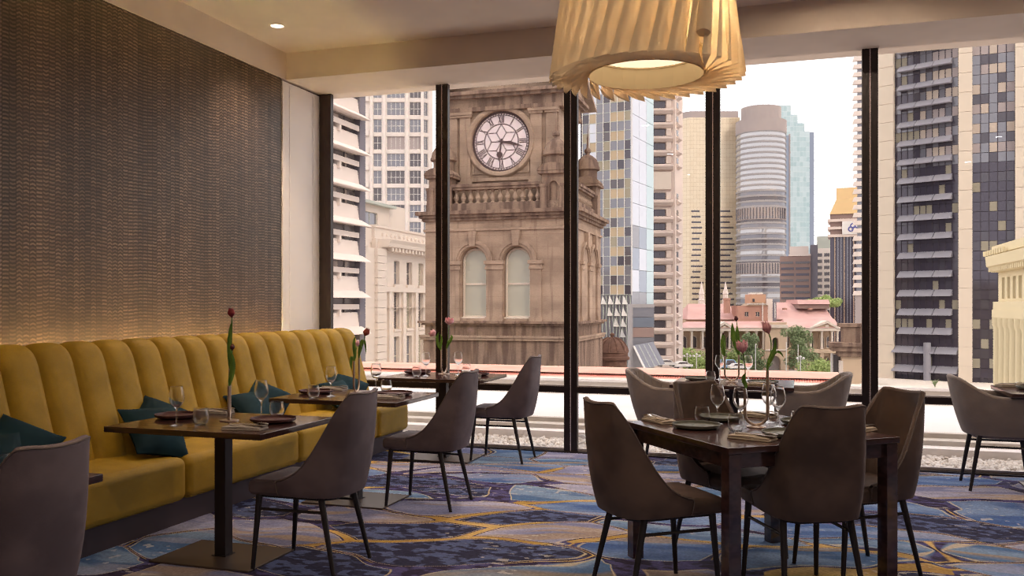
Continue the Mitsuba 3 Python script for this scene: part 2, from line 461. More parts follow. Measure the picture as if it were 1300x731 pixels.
dk = ([(PX + 0.25 * math.cos(k * math.pi / 20), PY + 0.25 * math.sin(k * math.pi / 20), PZ + 0.098) for k in range(40)] + [(PX, PY, PZ + 0.098)], [((k + 1) % 40, k, 40) for k in range(40)])
k = part(pend, 'diffuser', dk, {'type': 'diffuse'})
scene[k]['emitter'] = {'type': 'area', 'radiance': {'type': 'rgb', 'value': list(DIFFUSER)}}
bm = trimesh.creation.icosphere(2, 0.055)
k = part(pend, 'bulb', bm.apply_translation((PX, PY, PZ + 0.36)), {'type': 'diffuse'}, True)
scene[k]['emitter'] = {'type': 'area', 'radiance': {'type': 'rgb', 'value': list(BULB)}}
part(pend, 'cable', MB().cyl((PX, PY, PZ + 0.42), (PX, PY, CZ), 0.006, n=8).out(), 'cable_black', 40)
part(pend, 'frame_hoop', MB().tube([(PX + 0.325 * math.cos(t), PY + 0.325 * math.sin(t), PZ + PH - 0.004) for t in np.linspace(0, 2 * math.pi, 49)], 0.004, 6, caps=False).out(), 'lamp_trim', 40)
part(pend, 'frame_spoke', MB().cyl((PX - 0.325, PY, PZ + PH - 0.004), (PX + 0.325, PY, PZ + PH - 0.004), 0.004, n=6).cyl((PX, PY - 0.325, PZ + PH - 0.004), (PX, PY + 0.325, PZ + PH - 0.004), 0.004, n=6).out(), 'lamp_trim', 40)

# ---------------------------------------------------------------- banquette
bq = thing('banquette', 'long mustard velvet banquette with a channelled back along the decorated wall', 'banquette')
part(bq, 'plinth', MB().box(-4.50, -3.765, 1.4, 8.03, 0, 0.16).out(), 'plinth')
ends = [1.4, 2.04, 3.37, 4.70, 6.03, 7.38, 8.05]
for y0, y1 in zip(ends, ends[1:]):
    part(bq, 'seat_cushion', rbox(0.66, y1 - y0 - 0.004, 0.275, 0.055, 4, 0.03, (-4.03, (y0 + y1) / 2, 0.155 + 0.1375)), 'mustard_velvet', 60)
part(bq, 'back_board', MB().box(-4.52, -4.47, 1.4, 8.05, 0.1, 1.09).out(), 'plinth')
pitch = 0.2625
prof = spline([(-4.10, 0.33), (-4.125, 0.44), (-4.20, 0.70), (-4.275, 0.96), (-4.315, 1.075), (-4.36, 1.122), (-4.42, 1.132), (-4.475, 1.115), (-4.485, 1.0)], 26)
nrm = np.gradient(prof, axis=0)
nrm = np.stack([nrm[:, 1], -nrm[:, 0]], 1)
nrm /= np.linalg.norm(nrm, axis=1, keepdims=True)
nrm *= -1 if nrm[5, 0] < 0 else 1
us = np.array([-1, -0.99, -0.97, -0.94, -0.88, -0.8, -0.65, -0.4, 0, 0.4, 0.65, 0.8, 0.88, 0.94, 0.97, 0.99, 1])
bulge = 0.058 * (1 - np.abs(us) ** 5.0) - 0.024
for i in range(25):
    y1 = 8.05 - pitch * i
    yc = y1 - pitch / 2
    P = np.array([[(prof[j, 0] + nrm[j, 0] * b, yc + u * (pitch / 2 - 0.001), prof[j, 1] + nrm[j, 1] * b) for j in range(len(prof))] for u, b in zip(us, bulge)])
    m = MB().grid(P)
    for e in (0, -1):
        m.fan(P[e], flip=(e == 0))
    part(bq, 'back_channel', m.out(), 'mustard_velvet', 50)
k = part(bq, 'strip_light', MB().box(-4.60, -4.575, 1.45, 7.40, 0.93, 0.945).out(), {'type': 'diffuse'})
scene[k]['emitter'] = {'type': 'area', 'radiance': {'type': 'rgb', 'value': list(STRIP)}}
part(bq, 'strip_shelf', MB().box(-4.62, -4.521, 1.4, 7.42, 0.90, 0.925).out(), 'plinth')

# scatter cushions
u, v = np.meshgrid(np.linspace(-1, 1, 21), np.linspace(-1, 1, 21), indexing='ij')


def cushion_mesh(size, fat, seed):
    out = MB()
    for s in (1, -1):
        e = np.maximum((1 - np.abs(u) ** 2.6) * (1 - np.abs(v) ** 2.6), 0) ** 0.62
        x = size / 2 * u * (1 - 0.07 * (1 - v ** 2))
        z = size / 2 * v * (1 - 0.07 * (1 - u ** 2))
        y = s * (fat / 2 * e + 0.004)
        P = np.stack([x, y, z], -1)
        P[..., 1] += 0.012 * (meshkit.noise(P * 9 + seed) - 0.5) * e
        P[..., 1] -= 0.03 * u * v
        out.grid(P if s < 0 else P[::-1])
    return out.out(True)


def cushion(x, y, z, heading, roll, lean, size, label, seed):
    a, b = math.radians(roll), math.radians(lean)
    R1 = np.eye(4)
    R1[:3, :3] = [[math.cos(a), 0, math.sin(a)], [0, 1, 0], [-math.sin(a), 0, math.cos(a)]]
    R2 = np.eye(4)
    R2[:3, :3] = [[1, 0, 0], [0, math.cos(b), -math.sin(b)], [0, math.sin(b), math.cos(b)]]
    one('cushion', cushion_mesh(size, 0.15, seed), 'teal_velvet', label, 'cushion', 'teal velvet cushions on the banquette', True, place(x, y, z, heading) @ R2 @ R1)


cushion(-3.90, 3.42, 0.585, 80, 8, -45, 0.38, 'teal velvet cushion at the left edge lying in front of the pointed one', 1)
cushion(-4.02, 3.70, 0.625, 66, 42, -40, 0.35, 'teal velvet cushion standing on its corner behind the nearest chair', 2)
cushion(-3.92, 4.66, 0.585, 76, 10, -42, 0.39, 'teal velvet cushion hanging below the edge of the front pedestal table', 3)
cushion(-4.05, 4.86, 0.620, 68, 40, -40, 0.34, 'teal velvet cushion whose corner shows behind the plum plate of the front table', 4)
cushion(-3.98, 5.84, 0.585, 80, 6, -48, 0.38, 'teal velvet cushion lying behind the wine glass on the front table', 5)
cushion(-4.05, 6.10, 0.625, 66, 42, -40, 0.35, 'teal velvet cushion with a raised corner behind the middle table', 6)
cushion(-3.98, 7.12, 0.575, 80, 6, -52, 0.36, 'dark teal cushion behind the vase of the middle table', 7)
cushion(-4.04, 7.42, 0.600, 66, 40, -46, 0.34, 'brighter teal cushion furthest along the banquette near the window', 8)

# ---------------------------------------------------------------- tables
ped = Kind()
ped.add('tabletop', rbox(0.97, 0.735, 0.03, 0.003, 1, c=(0, 0, 0.735)), 'dark_wood', 40)
ped.add('mounting_plate', MB().box(-0.2, 0.2, -0.15, 0.15, 0.708, 0.72).out(), 'dark_metal')
ped.add('column', rbox(0.07, 0.07, 0.71, 0.004, 1, c=(0, 0, 0.357)), 'dark_metal', 40)
ped.add('base_plate', rbox(0.63, 0.45, 0.011, 0.003, 1, c=(0, 0, 0.0055)), 'base_metal', 40)
ped.add('foot_collar', MB().box(-0.045, 0.045, -0.045, 0.045, 0.011, 0.016).out(), 'dark_metal')
GT = 'pedestal tables with plate bases'
TABLES = {'t0': (-3.03, 2.365), 't1': (-3.045, 4.16), 't2': (-3.02, 5.66), 't3': (-3.09, 7.47), 'w': (-0.52, 7.59), 't5': (1.96, 7.60)}
for k, lb in (('t0', 'dark wooden table whose corner shows beside the nearest chair at lower left'), ('t1', 'dark wooden pedestal table in front of the banquette, nearest whole one'),
              ('t2', 'dark wooden pedestal table in the middle of the banquette row'), ('t3', 'dark wooden pedestal table at the window end of the banquette'),
              ('w', 'dark wooden pedestal table by the window between two tub armchairs'), ('t5', 'dark wooden table at the right edge beside a tub armchair')):
    ped.put('pedestal_table', lb, 'table', place(*TABLES[k]), GT)

ct = thing('dining_table', 'square dark wooden dining table with four legs in the right foreground', 'table')
CM = place(-0.222, 4.784, 0, 38.5)
part(ct, 'tabletop', rbox(0.99, 0.99, 0.03, 0.003, 1, c=(0, 0, 0.735)), 'dark_wood', 40, CM)
for ax in (0, 1):
    for s in (-1, 1):
        b = [-0.43, 0.43, s * 0.455 - 0.012, s * 0.455 + 0.012, 0.65, 0.7195]
        b = b if ax == 0 else b[2:4] + b[:2] + b[4:]
        part(ct, 'apron', MB().box(*b).out(), 'dark_wood', M=CM)
for sx in (-1, 1):
    for sy in (-1, 1):
        part(ct, 'leg', rbox(0.066, 0.066, 0.7195, 0.003, 1, c=(sx * 0.455, sy * 0.455, 0.35975)), 'dark_wood', 40, CM)

# ---------------------------------------------------------------- chairs
NS = 61
top_half = [(0.224, 0.075, 0.480), (0.226, 0.02, 0.496), (0.226, -0.045, 0.535), (0.221, -0.115, 0.615), (0.207, -0.175, 0.715), (0.188, -0.235, 0.825), (0.170, -0.288, 0.905), (0.150, -0.315, 0.934), (0.118, -0.330, 0.934), (0.06, -0.342, 0.928), (0, -0.346, 0.926)]
bot_half = [(0.205, 0.07, 0.405), (0.210, 0.02, 0.405), (0.211, -0.04, 0.405), (0.209, -0.10, 0.405), (0.203, -0.145, 0.405), (0.193, -0.185, 0.405), (0.175, -0.218, 0.405), (0.150, -0.24, 0.405), (0.112, -0.254, 0.405), (0.058, -0.262, 0.405), (0, -0.264, 0.405)]


def mirror(h):
    return h + [(-x, y, z) for x, y, z in reversed(h[:-1])]


def resample(pts, n):
    t = np.linspace(0, 1, len(pts))
    from scipy.interpolate import PchipInterpolator
    return PchipInterpolator(t, np.asarray(pts, float))(np.linspace(0, 1, n))


def shell(top, bot, bulge, thick, nv=14):
    Tt, Bb = resample(top, NS), resample(bot, NS)
    c = np.array([0, 0.02, 0])
    P = np.zeros((NS, nv, 3))
    for j, q in enumerate(np.linspace(0, 1, nv)):
        P[:, j] = Bb + (Tt - Bb) * q
        d = P[:, j] - c
        d[:, 2] = 0
        d /= np.linalg.norm(d, axis=1, keepdims=True)
        h = np.linalg.norm(Tt - Bb, axis=1, keepdims=True)
        P[:, j] += d * bulge * math.sin(math.pi * q ** 0.8) * np.minimum(h / 0.4, 1)
    n = np.cross(np.gradient(P, axis=0), np.gradient(P, axis=1))
    n /= np.linalg.norm(n, axis=-1, keepdims=True) + 1e-12
    if (n[NS // 2, nv // 2] @ np.array([0, -1, 0])) < 0:
        n = -n
    I = P - n * thick
    out = MB().grid(P).grid(I[::-1])
    k = np.linspace(0, math.pi, 6)

    def lip(a, b, up):
        mid, half = (a + b) / 2, (a - b) / 2
        out.grid(np.stack([mid + half * math.cos(t) + up * thick * 0.5 * math.sin(t) for t in k]))
    up = (P[:, -1] - P[:, -2])
    up /= np.linalg.norm(up, axis=1, keepdims=True)
    lip(P[:, -1], I[:, -1], up)
    lip(P[:, 0], I[:, 0], -up * 0.3)
    lip(P[0], I[0], np.array([0, 1.0, 0]))
    lip(P[-1], I[-1], np.array([0, 1.0, 0]))
    rim = (P[:, -1] + I[:, -1]) / 2 + up * thick * 0.5
    edge = np.vstack([P[0, :-1] + (0, thick * 0.3, 0), P[:, -1] + up * thick * 0.22, P[-1, ::-1][1:] + (0, thick * 0.3, 0)])
    return out.out(True), edge, I


def tapered(m, k):
    """Narrows a seat towards its rear so that it stays inside the shell."""
    v = np.array(m.vertices)
    t = np.clip((0.0 - v[:, 1]) / 0.22, 0, 1)
    v[:, 0] *= 1 - k * t ** 2
    m.vertices = v
    return m


def side_chair(cloth):
    K = Kind()
    sh, edge, I = shell(mirror(top_half), mirror(bot_half), 0.018, 0.028)
    K.add('backrest', sh, cloth, 60)
    K.add('piping', MB().tube(edge, 0.0035, 6).out(), 'piping', 60)
    s = tapered(rbox(0.425, 0.49, 0.082, 0.034, 4, 0.014, (0, 0.025, 0.438)), 0.42)
    K.add('seat', s, cloth, 60)
    K.add('seat_base', MB().prism([(-0.17, 0.22), (-0.17, -0.16), (-0.11, -0.21), (0.11, -0.21), (0.17, -0.16), (0.17, 0.22)], 2, 0.385, 0.40).out(), 'black_leg')
    for sx in (-1, 1):
        K.add('leg', MB().tube([(sx * 0.182, 0.205, 0.41), (sx * 0.198, 0.238, 0.0)], [0.0175, 0.0105], 12).out(), 'black_leg', 40)
    for sx in (-1, 1):
        K.add('leg', MB().tube([(sx * 0.165, -0.15, 0.41), (sx * 0.198, -0.245, 0.0)], [0.0175, 0.0105], 12).out(), 'black_leg', 40)
    for sx in (-1, 1):
        K.add('stretcher', MB().tube([(sx * 0.185, 0.212, 0.325), (sx * 0.172, -0.17, 0.325)], 0.008, 8).out(), 'black_leg', 40)
    return K


taupe, brown = side_chair('taupe_velvet'), side_chair('brown_velvet')
GC, GD = 'velvet chairs along the banquette tables', 'velvet chairs around the square dining table'
taupe.put('dining_chair', 'grey velvet chair seen from behind, cut off at the lower left corner', 'chair', place(-2.665, 2.31, 0, 90), GC)
taupe.put('dining_chair', 'grey velvet chair at the front pedestal table, closest whole one to the banquette', 'chair', place(-2.50, 4.185, 0, 90), GC)
taupe.put('dining_chair', 'grey velvet chair facing the middle pedestal table', 'chair', place(-2.48, 5.72, 0, 90), GC)
taupe.put('dining_chair', 'grey velvet chair closest to the window, at the furthest banquette table', 'chair', place(-2.55, 7.56, 0, 90), GC)
brown.put('dining_chair', 'brown velvet chair at the left side of the square dining table', 'chair', place(-0.67, 4.322, 0, 38.8 - 90), GD)
brown.put('dining_chair', 'dark brown velvet chair with its back to the camera at the square table', 'chair', place(0.012, 4.52, 0, 116 - 90), GD)
brown.put('dining_chair', 'brown velvet chair at the right side of the square dining table', 'chair', place(0.285, 4.98, 0, 216 - 90), GD)
brown.put('dining_chair', 'brown velvet chair on the far side of the square table, its seat facing the camera', 'chair', place(-0.372, 5.11, 0, -45 - 90), GD)

tub_top = [(0.262, 0.225, 0.685), (0.285, 0.17, 0.702), (0.293, 0.08, 0.700), (0.293, 0.0, 0.700), (0.288, -0.08, 0.708), (0.272, -0.16, 0.738), (0.240, -0.24, 0.785), (0.195, -0.30, 0.822), (0.13, -0.34, 0.836), (0.065, -0.358, 0.838), (0, -0.362, 0.838)]
tub_bot = [(0.225, 0.215, 0.420), (0.240, 0.17, 0.420), (0.245, 0.08, 0.420), (0.245, 0.0, 0.420), (0.240, -0.07, 0.420), (0.226, -0.13, 0.420), (0.200, -0.18, 0.420), (0.165, -0.215, 0.420), (0.11, -0.24, 0.420), (0.055, -0.25, 0.420), (0, -0.252, 0.420)]
tub = Kind()
sh, edge, I = shell(mirror(tub_top), mirror(tub_bot), 0.012, 0.034)
tub.add('shell', sh, 'tub_velvet', 60)
# channelled lining of the back, inside the shell
a0, a1, nch = 13, NS - 14, 10
P = []
for s in np.linspace(a0, a1, 91):
    i = int(s)
    f = s - i
    colp = I[i] * (1 - f) + I[min(i + 1, NS - 1)] * f
    ph = (s - a0) / (a1 - a0) * nch
    d = colp - np.array([0, 0.05, 0])
    d[:, 2] = 0
    d /= np.linalg.norm(d, axis=1, keepdims=True)
    fade = min(1, (s - a0) / 3, (a1 - s) / 3)
    P.append(colp - d * (0.004 + fade * (0.010 + 0.016 * abs(math.sin(math.pi * ph)))) - np.array([0, 0, 0.012]))
tub.add('channelled_lining', sheet(np.array(P), 0.006), 'tub_velvet', 60)
tub.add('seat', tapered(rbox(0.47, 0.47, 0.10, 0.04, 4, 0.016, (0, 0.015, 0.445)), 0.42), 'tub_velvet', 60)
for sy, ty in ((0.235, 0.185), (-0.235, -0.165)):
    for sx in (-1, 1):
        tub.add('leg', MB().tube([(sx * 0.185, ty, 0.43), (sx * 0.205, sy, 0.0)], [0.019, 0.011], 12).out(), 'black_leg', 40)
for sx in (-1, 1):
    tub.add('stretcher', MB().tube([(sx * 0.19, 0.196, 0.335), (sx * 0.19, -0.18, 0.335)], 0.008, 8).out(), 'black_leg', 40)
GA = 'tub armchairs by the window'
tub.put('tub_armchair', 'light taupe tub armchair by the window, left of its small table', 'armchair', place(-1.05, 7.50, 0, -90), GA)
tub.put('tub_armchair', 'light taupe tub armchair by the window, back turned right, beyond the dining table', 'armchair', place(0.05, 7.55, 0, 90), GA)
tub.put('tub_armchair', 'light taupe tub armchair at the right edge of the room by the window', 'armchair', place(1.46, 7.56, 0, -90), GA)


# ---------------------------------------------------------------- tableware
TZ = 0.7501
wine_mesh = MB().lathe([(0.0002, 0.0), (0.034, 0.0), (0.0345, 0.0015), (0.030, 0.003), (0.012, 0.0055), (0.0048, 0.012), (0.0036, 0.03), (0.0036, 0.075), (0.0048, 0.088), (0.014, 0.097), (0.028, 0.112), (0.0375, 0.132), (0.0400, 0.150),
                        (0.0385, 0.172), (0.0340, 0.195), (0.0310, 0.212), (0.0302, 0.2125), (0.0294, 0.212), (0.0325, 0.195), (0.0370, 0.172), (0.0385, 0.150), (0.0360, 0.133), (0.0268, 0.1145), (0.0135, 0.1005), (0.0002, 0.0965)], 36).out(True)
tumbler_mesh = MB().lathe([(0.0002, 0.0), (0.024, 0.0), (0.030, 0.003), (0.0375, 0.016), (0.0420, 0.034), (0.0418, 0.052), (0.0385, 0.074), (0.0352, 0.090), (0.0344, 0.0906), (0.0336, 0.090), (0.0369, 0.074), (0.0400, 0.052), (0.0402, 0.035), (0.0360, 0.019), (0.0285, 0.0085), (0.0002, 0.0070)], 36).out(True)
plate_mesh = MB().lathe([(0.0002, 0.002), (0.075, 0.002), (0.080, 0.0), (0.086, 0.0), (0.090, 0.004), (0.112, 0.006), (0.121, 0.010), (0.126, 0.019), (0.1262, 0.0235), (0.1245, 0.0245), (0.1228, 0.0235), (0.1205, 0.0125), (0.115, 0.0105), (0.06, 0.0095), (0.0002, 0.0095)], 48).out(True)
wine, tumbler, plate_plum, plate_slate = (mikit.ply(m, b, a) for m, b, a in ((wine_mesh, 'clear_glass', 40), (tumbler_mesh, 'clear_glass', 40), (plate_mesh, 'plum_glaze', 35), (plate_mesh, 'slate_glaze', 35)))

# folded napkin: four soft layers
nm = MB()
for i, (sx, sy, z, sh) in enumerate(((0.215, 0.105, 0.0035, 0), (0.212, 0.102, 0.0095, 0.002), (0.206, 0.094, 0.0155, -0.003), (0.19, 0.060, 0.021, 0.016))):
    m = rbox(sx, sy, 0.0068, 0.0033, 2, 0.0015, (sh, sh * 0.6, z))
    m.vertices[:, 2] += 0.0022 * np.sin(m.vertices[:, 0] * 26 + i) * (i > 0) + 0.0012 * np.sin(m.vertices[:, 1] * 60 + i) * (i > 0)
    nm.mesh(m)
napkin_mesh = nm.out(True)
napkin_linen, napkin_grey = mikit.ply(napkin_mesh, 'linen', 40), mikit.ply(napkin_mesh, 'grey_linen', 40)

fork = MB()
tines = [(-0.0105, 0.0), (-0.0105, -0.045)]
poly = [(-0.0115, 0.052), (-0.0115, 0.098), (-0.0078, 0.098), (-0.0074, 0.062), (-0.0040, 0.062), (-0.0040, 0.099), (-0.0010, 0.099), (-0.0006, 0.062), (0.0006, 0.062), (0.0010, 0.099), (0.0040, 0.099), (0.0040, 0.062), (0.0074, 0.062), (0.0078, 0.098),
        (0.0115, 0.098), (0.0115, 0.052), (0.0085, 0.040), (0.0032, 0.030), (0.0028, -0.03), (0.0052, -0.085), (0.0045, -0.094), (-0.0045, -0.094), (-0.0052, -0.085), (-0.0028, -0.03), (-0.0032, 0.030), (-0.0085, 0.040)]
fork.prism(poly, 2, 0.0, 0.0022)
fm = fork.out()
fm.vertices[:, 2] += 0.010 * np.clip((fm.vertices[:, 1] - 0.03) / 0.07, 0, 1) * (1 - np.clip((fm.vertices[:, 1] - 0.03) / 0.07, 0, 1)) * 3
fork_mesh = mikit.ply(fm, 'steel', 30)
knife_mesh = mikit.ply(MB().prism([(-0.0045, -0.105), (0.0045, -0.105), (0.0042, 0.0), (0.0052, 0.012), (0.0095, 0.03), (0.0105, 0.085), (0.006, 0.105), (-0.0035, 0.112), (-0.0042, 0.03)], 2, 0.0, 0.0022).out(), 'steel', 30)

NAMES = {'t0': 'the table behind the nearest chair', 't1': 'the front banquette table', 't2': 'the middle banquette table', 't3': 'the banquette table nearest the window',
         'c': 'the square table', 'w': 'the window table between armchairs', 't5': 'the table at the right edge'}


def at_px(right, up):   # a step to the camera's right and up, in metres
    return np.array([0.9508 * right, 0.3098 * right, up])


def setting(t, plates=(), wines=(), tumblers=(), napkins=()):
    slate = t in ('c', 'w', 't5')
    for (x, y, lb) in plates:
        one('plate', plate_slate if slate else plate_plum, None, f'{"slate grey" if slate else "plum"} plate {lb} {NAMES[t]}', 'plate', 'slate grey plates' if slate else 'plum plates', M=place(x, y, TZ))
    for (x, y, lb) in wines:
        one('wine_glass', wine, None, f'stemmed wine glass {lb} {NAMES[t]}', 'wine glass', 'empty wine glasses', M=place(x, y, TZ))
    for (x, y, lb) in tumblers:
        one('tumbler', tumbler, None, f'stemless water tumbler {lb} {NAMES[t]}', 'tumbler', 'water tumblers', M=place(x, y, TZ))
    for (x, y, a, lb) in napkins:
        one('napkin', napkin_linen if slate else napkin_grey, None, f'{"beige" if slate else "grey"} napkin with cutlery, {lb} {NAMES[t]}', 'napkin', 'folded napkins', M=place(x, y, TZ, a))
        for nme, d, off in (('fork', fork_mesh, 0.018), ('knife', knife_mesh, -0.012)):
            M = place(x, y, TZ + 0.0262, a) @ place(0.018, off, 0, -84 if nme == 'fork' else -97)
            one(nme, d, None, f'steel {nme} on napkin {lb} {NAMES[t]}', nme, f'{"forks" if nme == "fork" else "knives"} on napkins', M=M)


setting('t0', tumblers=[(-2.858, 2.551, 'at the left edge, on')])
setting('t1', [(-3.40, 4.221, 'nearest the banquette on'), (-2.773, 4.232, 'on the chair side of')], [(-3.184, 3.944, 'at the near left on'), (-2.963, 4.401, 'at the far right on')],
        [(-3.08, 4.01, 'at the near left on'), (-2.878, 4.43, 'at the far right on')], [(-3.331, 4.46, 8, 'on the banquette side of'), (-2.746, 3.93, 8, 'on the chair side of')])
setting('t2', [(-3.372, 5.70, 'nearest the banquette on'), (-2.762, 5.76, 'on the chair side of')], [(-3.161, 5.547, 'at the near left on'), (-3.0, 5.93, 'beside the tulips on')],
        [(-3.213, 5.40, 'at the near left on'), (-2.93, 5.96, 'at the far right on')], [(-3.381, 5.95, 5, 'on the banquette side of'), (-2.70, 5.52, 5, 'on the chair side of')])
setting('t3', [(-3.43, 7.64, 'nearest the banquette on'), (-2.82, 7.575, 'on the chair side of')], [(-3.239, 7.401, 'left of the tulips on'), (-3.00, 7.60, 'right of the tulips on')],
        [(-3.30, 7.33, 'left of the tulips on'), (-2.98, 7.75, 'right of the tulips on')], [(-2.80, 7.33, 5, 'on the chair side of')])
setting('c', [(-0.514, 4.718, 'at the left front of'), (-0.415, 5.09, 'at the far left of'), (-0.052, 4.565, 'behind the dark chair back at the front right of'), (0.03, 5.05, 'at the far right of')],
        [(-0.422, 4.919, 'with two white rings on its bowl, on'), (-0.293, 4.79, 'in front of the short vase arm on'), (-0.157, 5.063, 'further back of the right pair on'), (-0.105, 4.899, 'nearer of the right pair on')],
        [(-0.505, 4.935, 'beside the left front plate on'), (-0.306, 4.649, 'behind the nearest napkin on'), (0.0, 4.86, 'beside the far right plate on')],
        [(-0.735, 4.89, 130, 'at the left corner of'), (-0.214, 4.40, -20, 'at the near corner of'), (-0.235, 5.30, -20, 'at the far corner of'), (0.29, 4.85, 60, 'at the right corner of')])
setting('w', [(-0.811, 7.72, 'on the left of'), (-0.28, 7.56, 'on the right of')], [(-0.655, 7.836, 'left of the tulips on'), (-0.415, 7.86, 'right of the tulips on')],
        [(-0.705, 7.55, 'on the left of')], [(-0.30, 7.36, 0, 'on the near right of')])
setting('t5', [(1.72, 7.66, 'on')], napkins=[(1.60, 7.86, 20, 'on')])
# the mark etched on one wine glass
em = thing('glass_emblem', 'small white emblem of two linked rings on a wine glass of the square table', 'emblem')
for s in (-1, 1):
    ctr = np.array([-0.422, 4.919, TZ + 0.152]) + np.array([-0.38, -0.925, 0]) * 0.0408 * 1.0 - at_px(0.006, 0) + at_px(s * 0.0042, 0)
    pts = [ctr + at_px(0.0048 * math.cos(t), 0.0048 * math.sin(t)) for t in np.linspace(0, 2 * math.pi, 21)]
    part(em, 'ring', MB().tube(pts, 0.0009, 6, caps=False).out(), 'etched', 60)

# ---------------------------------------------------------------- vases and tulips


def vase(x, y, heading, h_left, h_right, lb):
    k = thing('tulip_vase', f'U shaped tube vase on a round foot standing on {lb}', 'vase', 'U shaped tube vases')
    w, r = 0.0575, 0.0075
    pts = [(-w, 0, h_left), (-w, 0, h_left * 0.55 + 0.03)]
    pts += [(w * -math.cos(t), 0, 0.012 + w - w * math.sin(t)) for t in np.linspace(0, math.pi, 17)]
    pts += [(w, 0, h_right * 0.55 + 0.03), (w, 0, h_right)]
    M = place(x, y, TZ, heading)
    part(k, 'tube', MB().tube(pts, r, 12).out(), 'vase_metal', 50, M)
    part(k, 'foot', MB().lathe([(0.0002, 0.0), (0.052, 0.0), (0.053, 0.003), (0.050, 0.006), (0.012, 0.008), (0.008, 0.014), (0.0002, 0.014)], 32).out(True), 'vase_metal', 40, M)
    a = math.radians(heading)
    d = np.array([math.cos(a), math.sin(a), 0]) * w
    o = np.array([x, y, TZ])
    return o, o - d + (0, 0, h_left), o + d + (0, 0, h_right)


def blossom(r, h, opening, seed):
    rng = random.Random(seed)
    o = MB()
    for i in range(6):
        a = i * math.pi / 3 + rng.uniform(-0.1, 0.1)
        inner = 0.86 if i % 2 else 1.0
        P = []
        for q in np.linspace(0, 1, 10):
            rad = r * inner * (math.sin(min(1, q * 1.9) * math.pi / 2) * (1 - (0.62 - opening) * max(0, q - 0.45) / 0.55))
            half = 0.66 * math.sin(math.pi * min(1, 0.12 + 0.80 * q)) ** 0.6 * (1 - max(0, q - 0.72) / 0.28) ** 0.5 + 0.02
            P.append([(rad * math.cos(a + w * half) * (1 - 0.05 * abs(w)), rad * math.sin(a + w * half) * (1 - 0.05 * abs(w)), h * (q - 0.06 * abs(w) * q + 0.03 * (i % 2) * q)) for w in np.linspace(-1, 1, 7)])
        o.mesh(sheet(np.array(P), 0.0011))
    o.lathe([(0.0003, -0.002), (0.004, 0.0), (0.0055, 0.004), (0.0003, 0.006)], 8)
    return o.out(True)


def leaf_mesh(pts, width, fold=0.35):
    c = spline(pts, 14)
    t = np.gradient(c, axis=0)
    t /= np.linalg.norm(t, axis=1, keepdims=True)
    side = np.array([0.9508, 0.3098, 0]) - t * (t @ np.array([0.9508, 0.3098, 0]))[:, None]
    side /= np.linalg.norm(side, axis=1, keepdims=True)
    nn = np.cross(t, side)
    q = np.linspace(0, 1, 14)
    wd = width * np.sin(np.pi * np.clip(0.06 + 0.94 * q, 0, 1)) ** 0.75 * 0.5
    wd = np.maximum(wd, 0.0006)
    P = np.array([c + side * (wd * s)[:, None] + nn * (wd * fold * abs(s))[:, None] for s in np.linspace(-1, 1, 5)])
    return sheet(P, 0.0009)


def tulip(start, end, bend, flower, size, opening, tilt, lb, leaves=(), seed=0):
    k = thing('tulip', lb, 'tulip', 'tulips in the tube vases')
    s, e = np.asarray(start, float), np.asarray(end, float)
    mid = (s + e) / 2 + np.asarray(bend)
    c = spline([s - (0, 0, 0.03), s, mid, e], 18)
    part(k, 'stem', MB().tube(c, 0.0030, 8).out(), 'leaf_green', 60)
    z = c[-1] - c[-2]
    z = z / np.linalg.norm(z) + at_px(tilt, 0)
    z /= np.linalg.norm(z)
    xx = np.cross([0, 1.0, 0.1], z)
    xx /= np.linalg.norm(xx)
    M = np.eye(4)
    M[:3, 0], M[:3, 1], M[:3, 2], M[:3, 3] = xx, np.cross(z, xx), z, e
    part(k, 'blossom', blossom(size[0], size[1], opening, seed), flower, 50, M)
    for pts, wd in leaves:
        part(k, 'leaf', leaf_mesh([s + (0, 0, -0.004)] + [s + np.asarray(p) for p in pts], wd), 'leaf_green', 60)


o, l, r = vase(-3.033, 4.196, 123, 0.20, 0.287, 'the front banquette table')
tulip(r, o + at_px(0.013, 0.578), (0.004, 0, 0), 'petal_crimson', (0.022, 0.056), 0.15, 0, 'tall dark red tulip rising highest over the front banquette table', [([at_px(-0.004, 0.10), at_px(0.0, 0.20), at_px(0.012, 0.27)], 0.026)], 1)
tulip(l, o + at_px(0.016, 0.395), (0, 0, 0), 'petal_dusk', (0.014, 0.036), 0.1, 0, 'short dark tulip bud below the tall red tulip of the front banquette table', [([at_px(0.012, 0.05), at_px(0.022, 0.12), at_px(0.012, 0.19)], 0.03)], 2)
o, l, r = vase(-3.09, 5.793, 99, 0.24, 0.255, 'the middle banquette table')
tulip(r, o + at_px(0.060, 0.42), (0, 0, -0.01), 'petal_rust', (0.026, 0.066), 0.1, 0.35, 'brownish red tulip leaning right over the middle banquette table', [([at_px(0.012, 0.10), at_px(0.030, 0.13), at_px(0.052, 0.03)], 0.026)], 3)
tulip(l, o + at_px(0.004, 0.345), (0, 0, 0), 'petal_pink', (0.017, 0.046), 0.1, 0, 'small pink tulip bud beside the brownish red tulip', [([at_px(0.006, 0.06), at_px(0.0, 0.12), at_px(0.012, 0.18)], 0.026), ([at_px(-0.012, 0.03), at_px(-0.020, 0.0), at_px(-0.016, -0.06)], 0.022)], 4)
o, l, r = vase(-3.166, 7.656, 84.5, 0.225, 0.234, 'the banquette table nearest the window')
tulip(r, o + at_px(0.047, 0.46), (0, 0, 0), 'petal_pink', (0.044, 0.070), 0.55, 0, 'wide open pale pink tulip, upper one before the window mullion', [([at_px(0.02, 0.06), at_px(0.045, 0.11), at_px(0.03, 0.13)], 0.03)], 5)
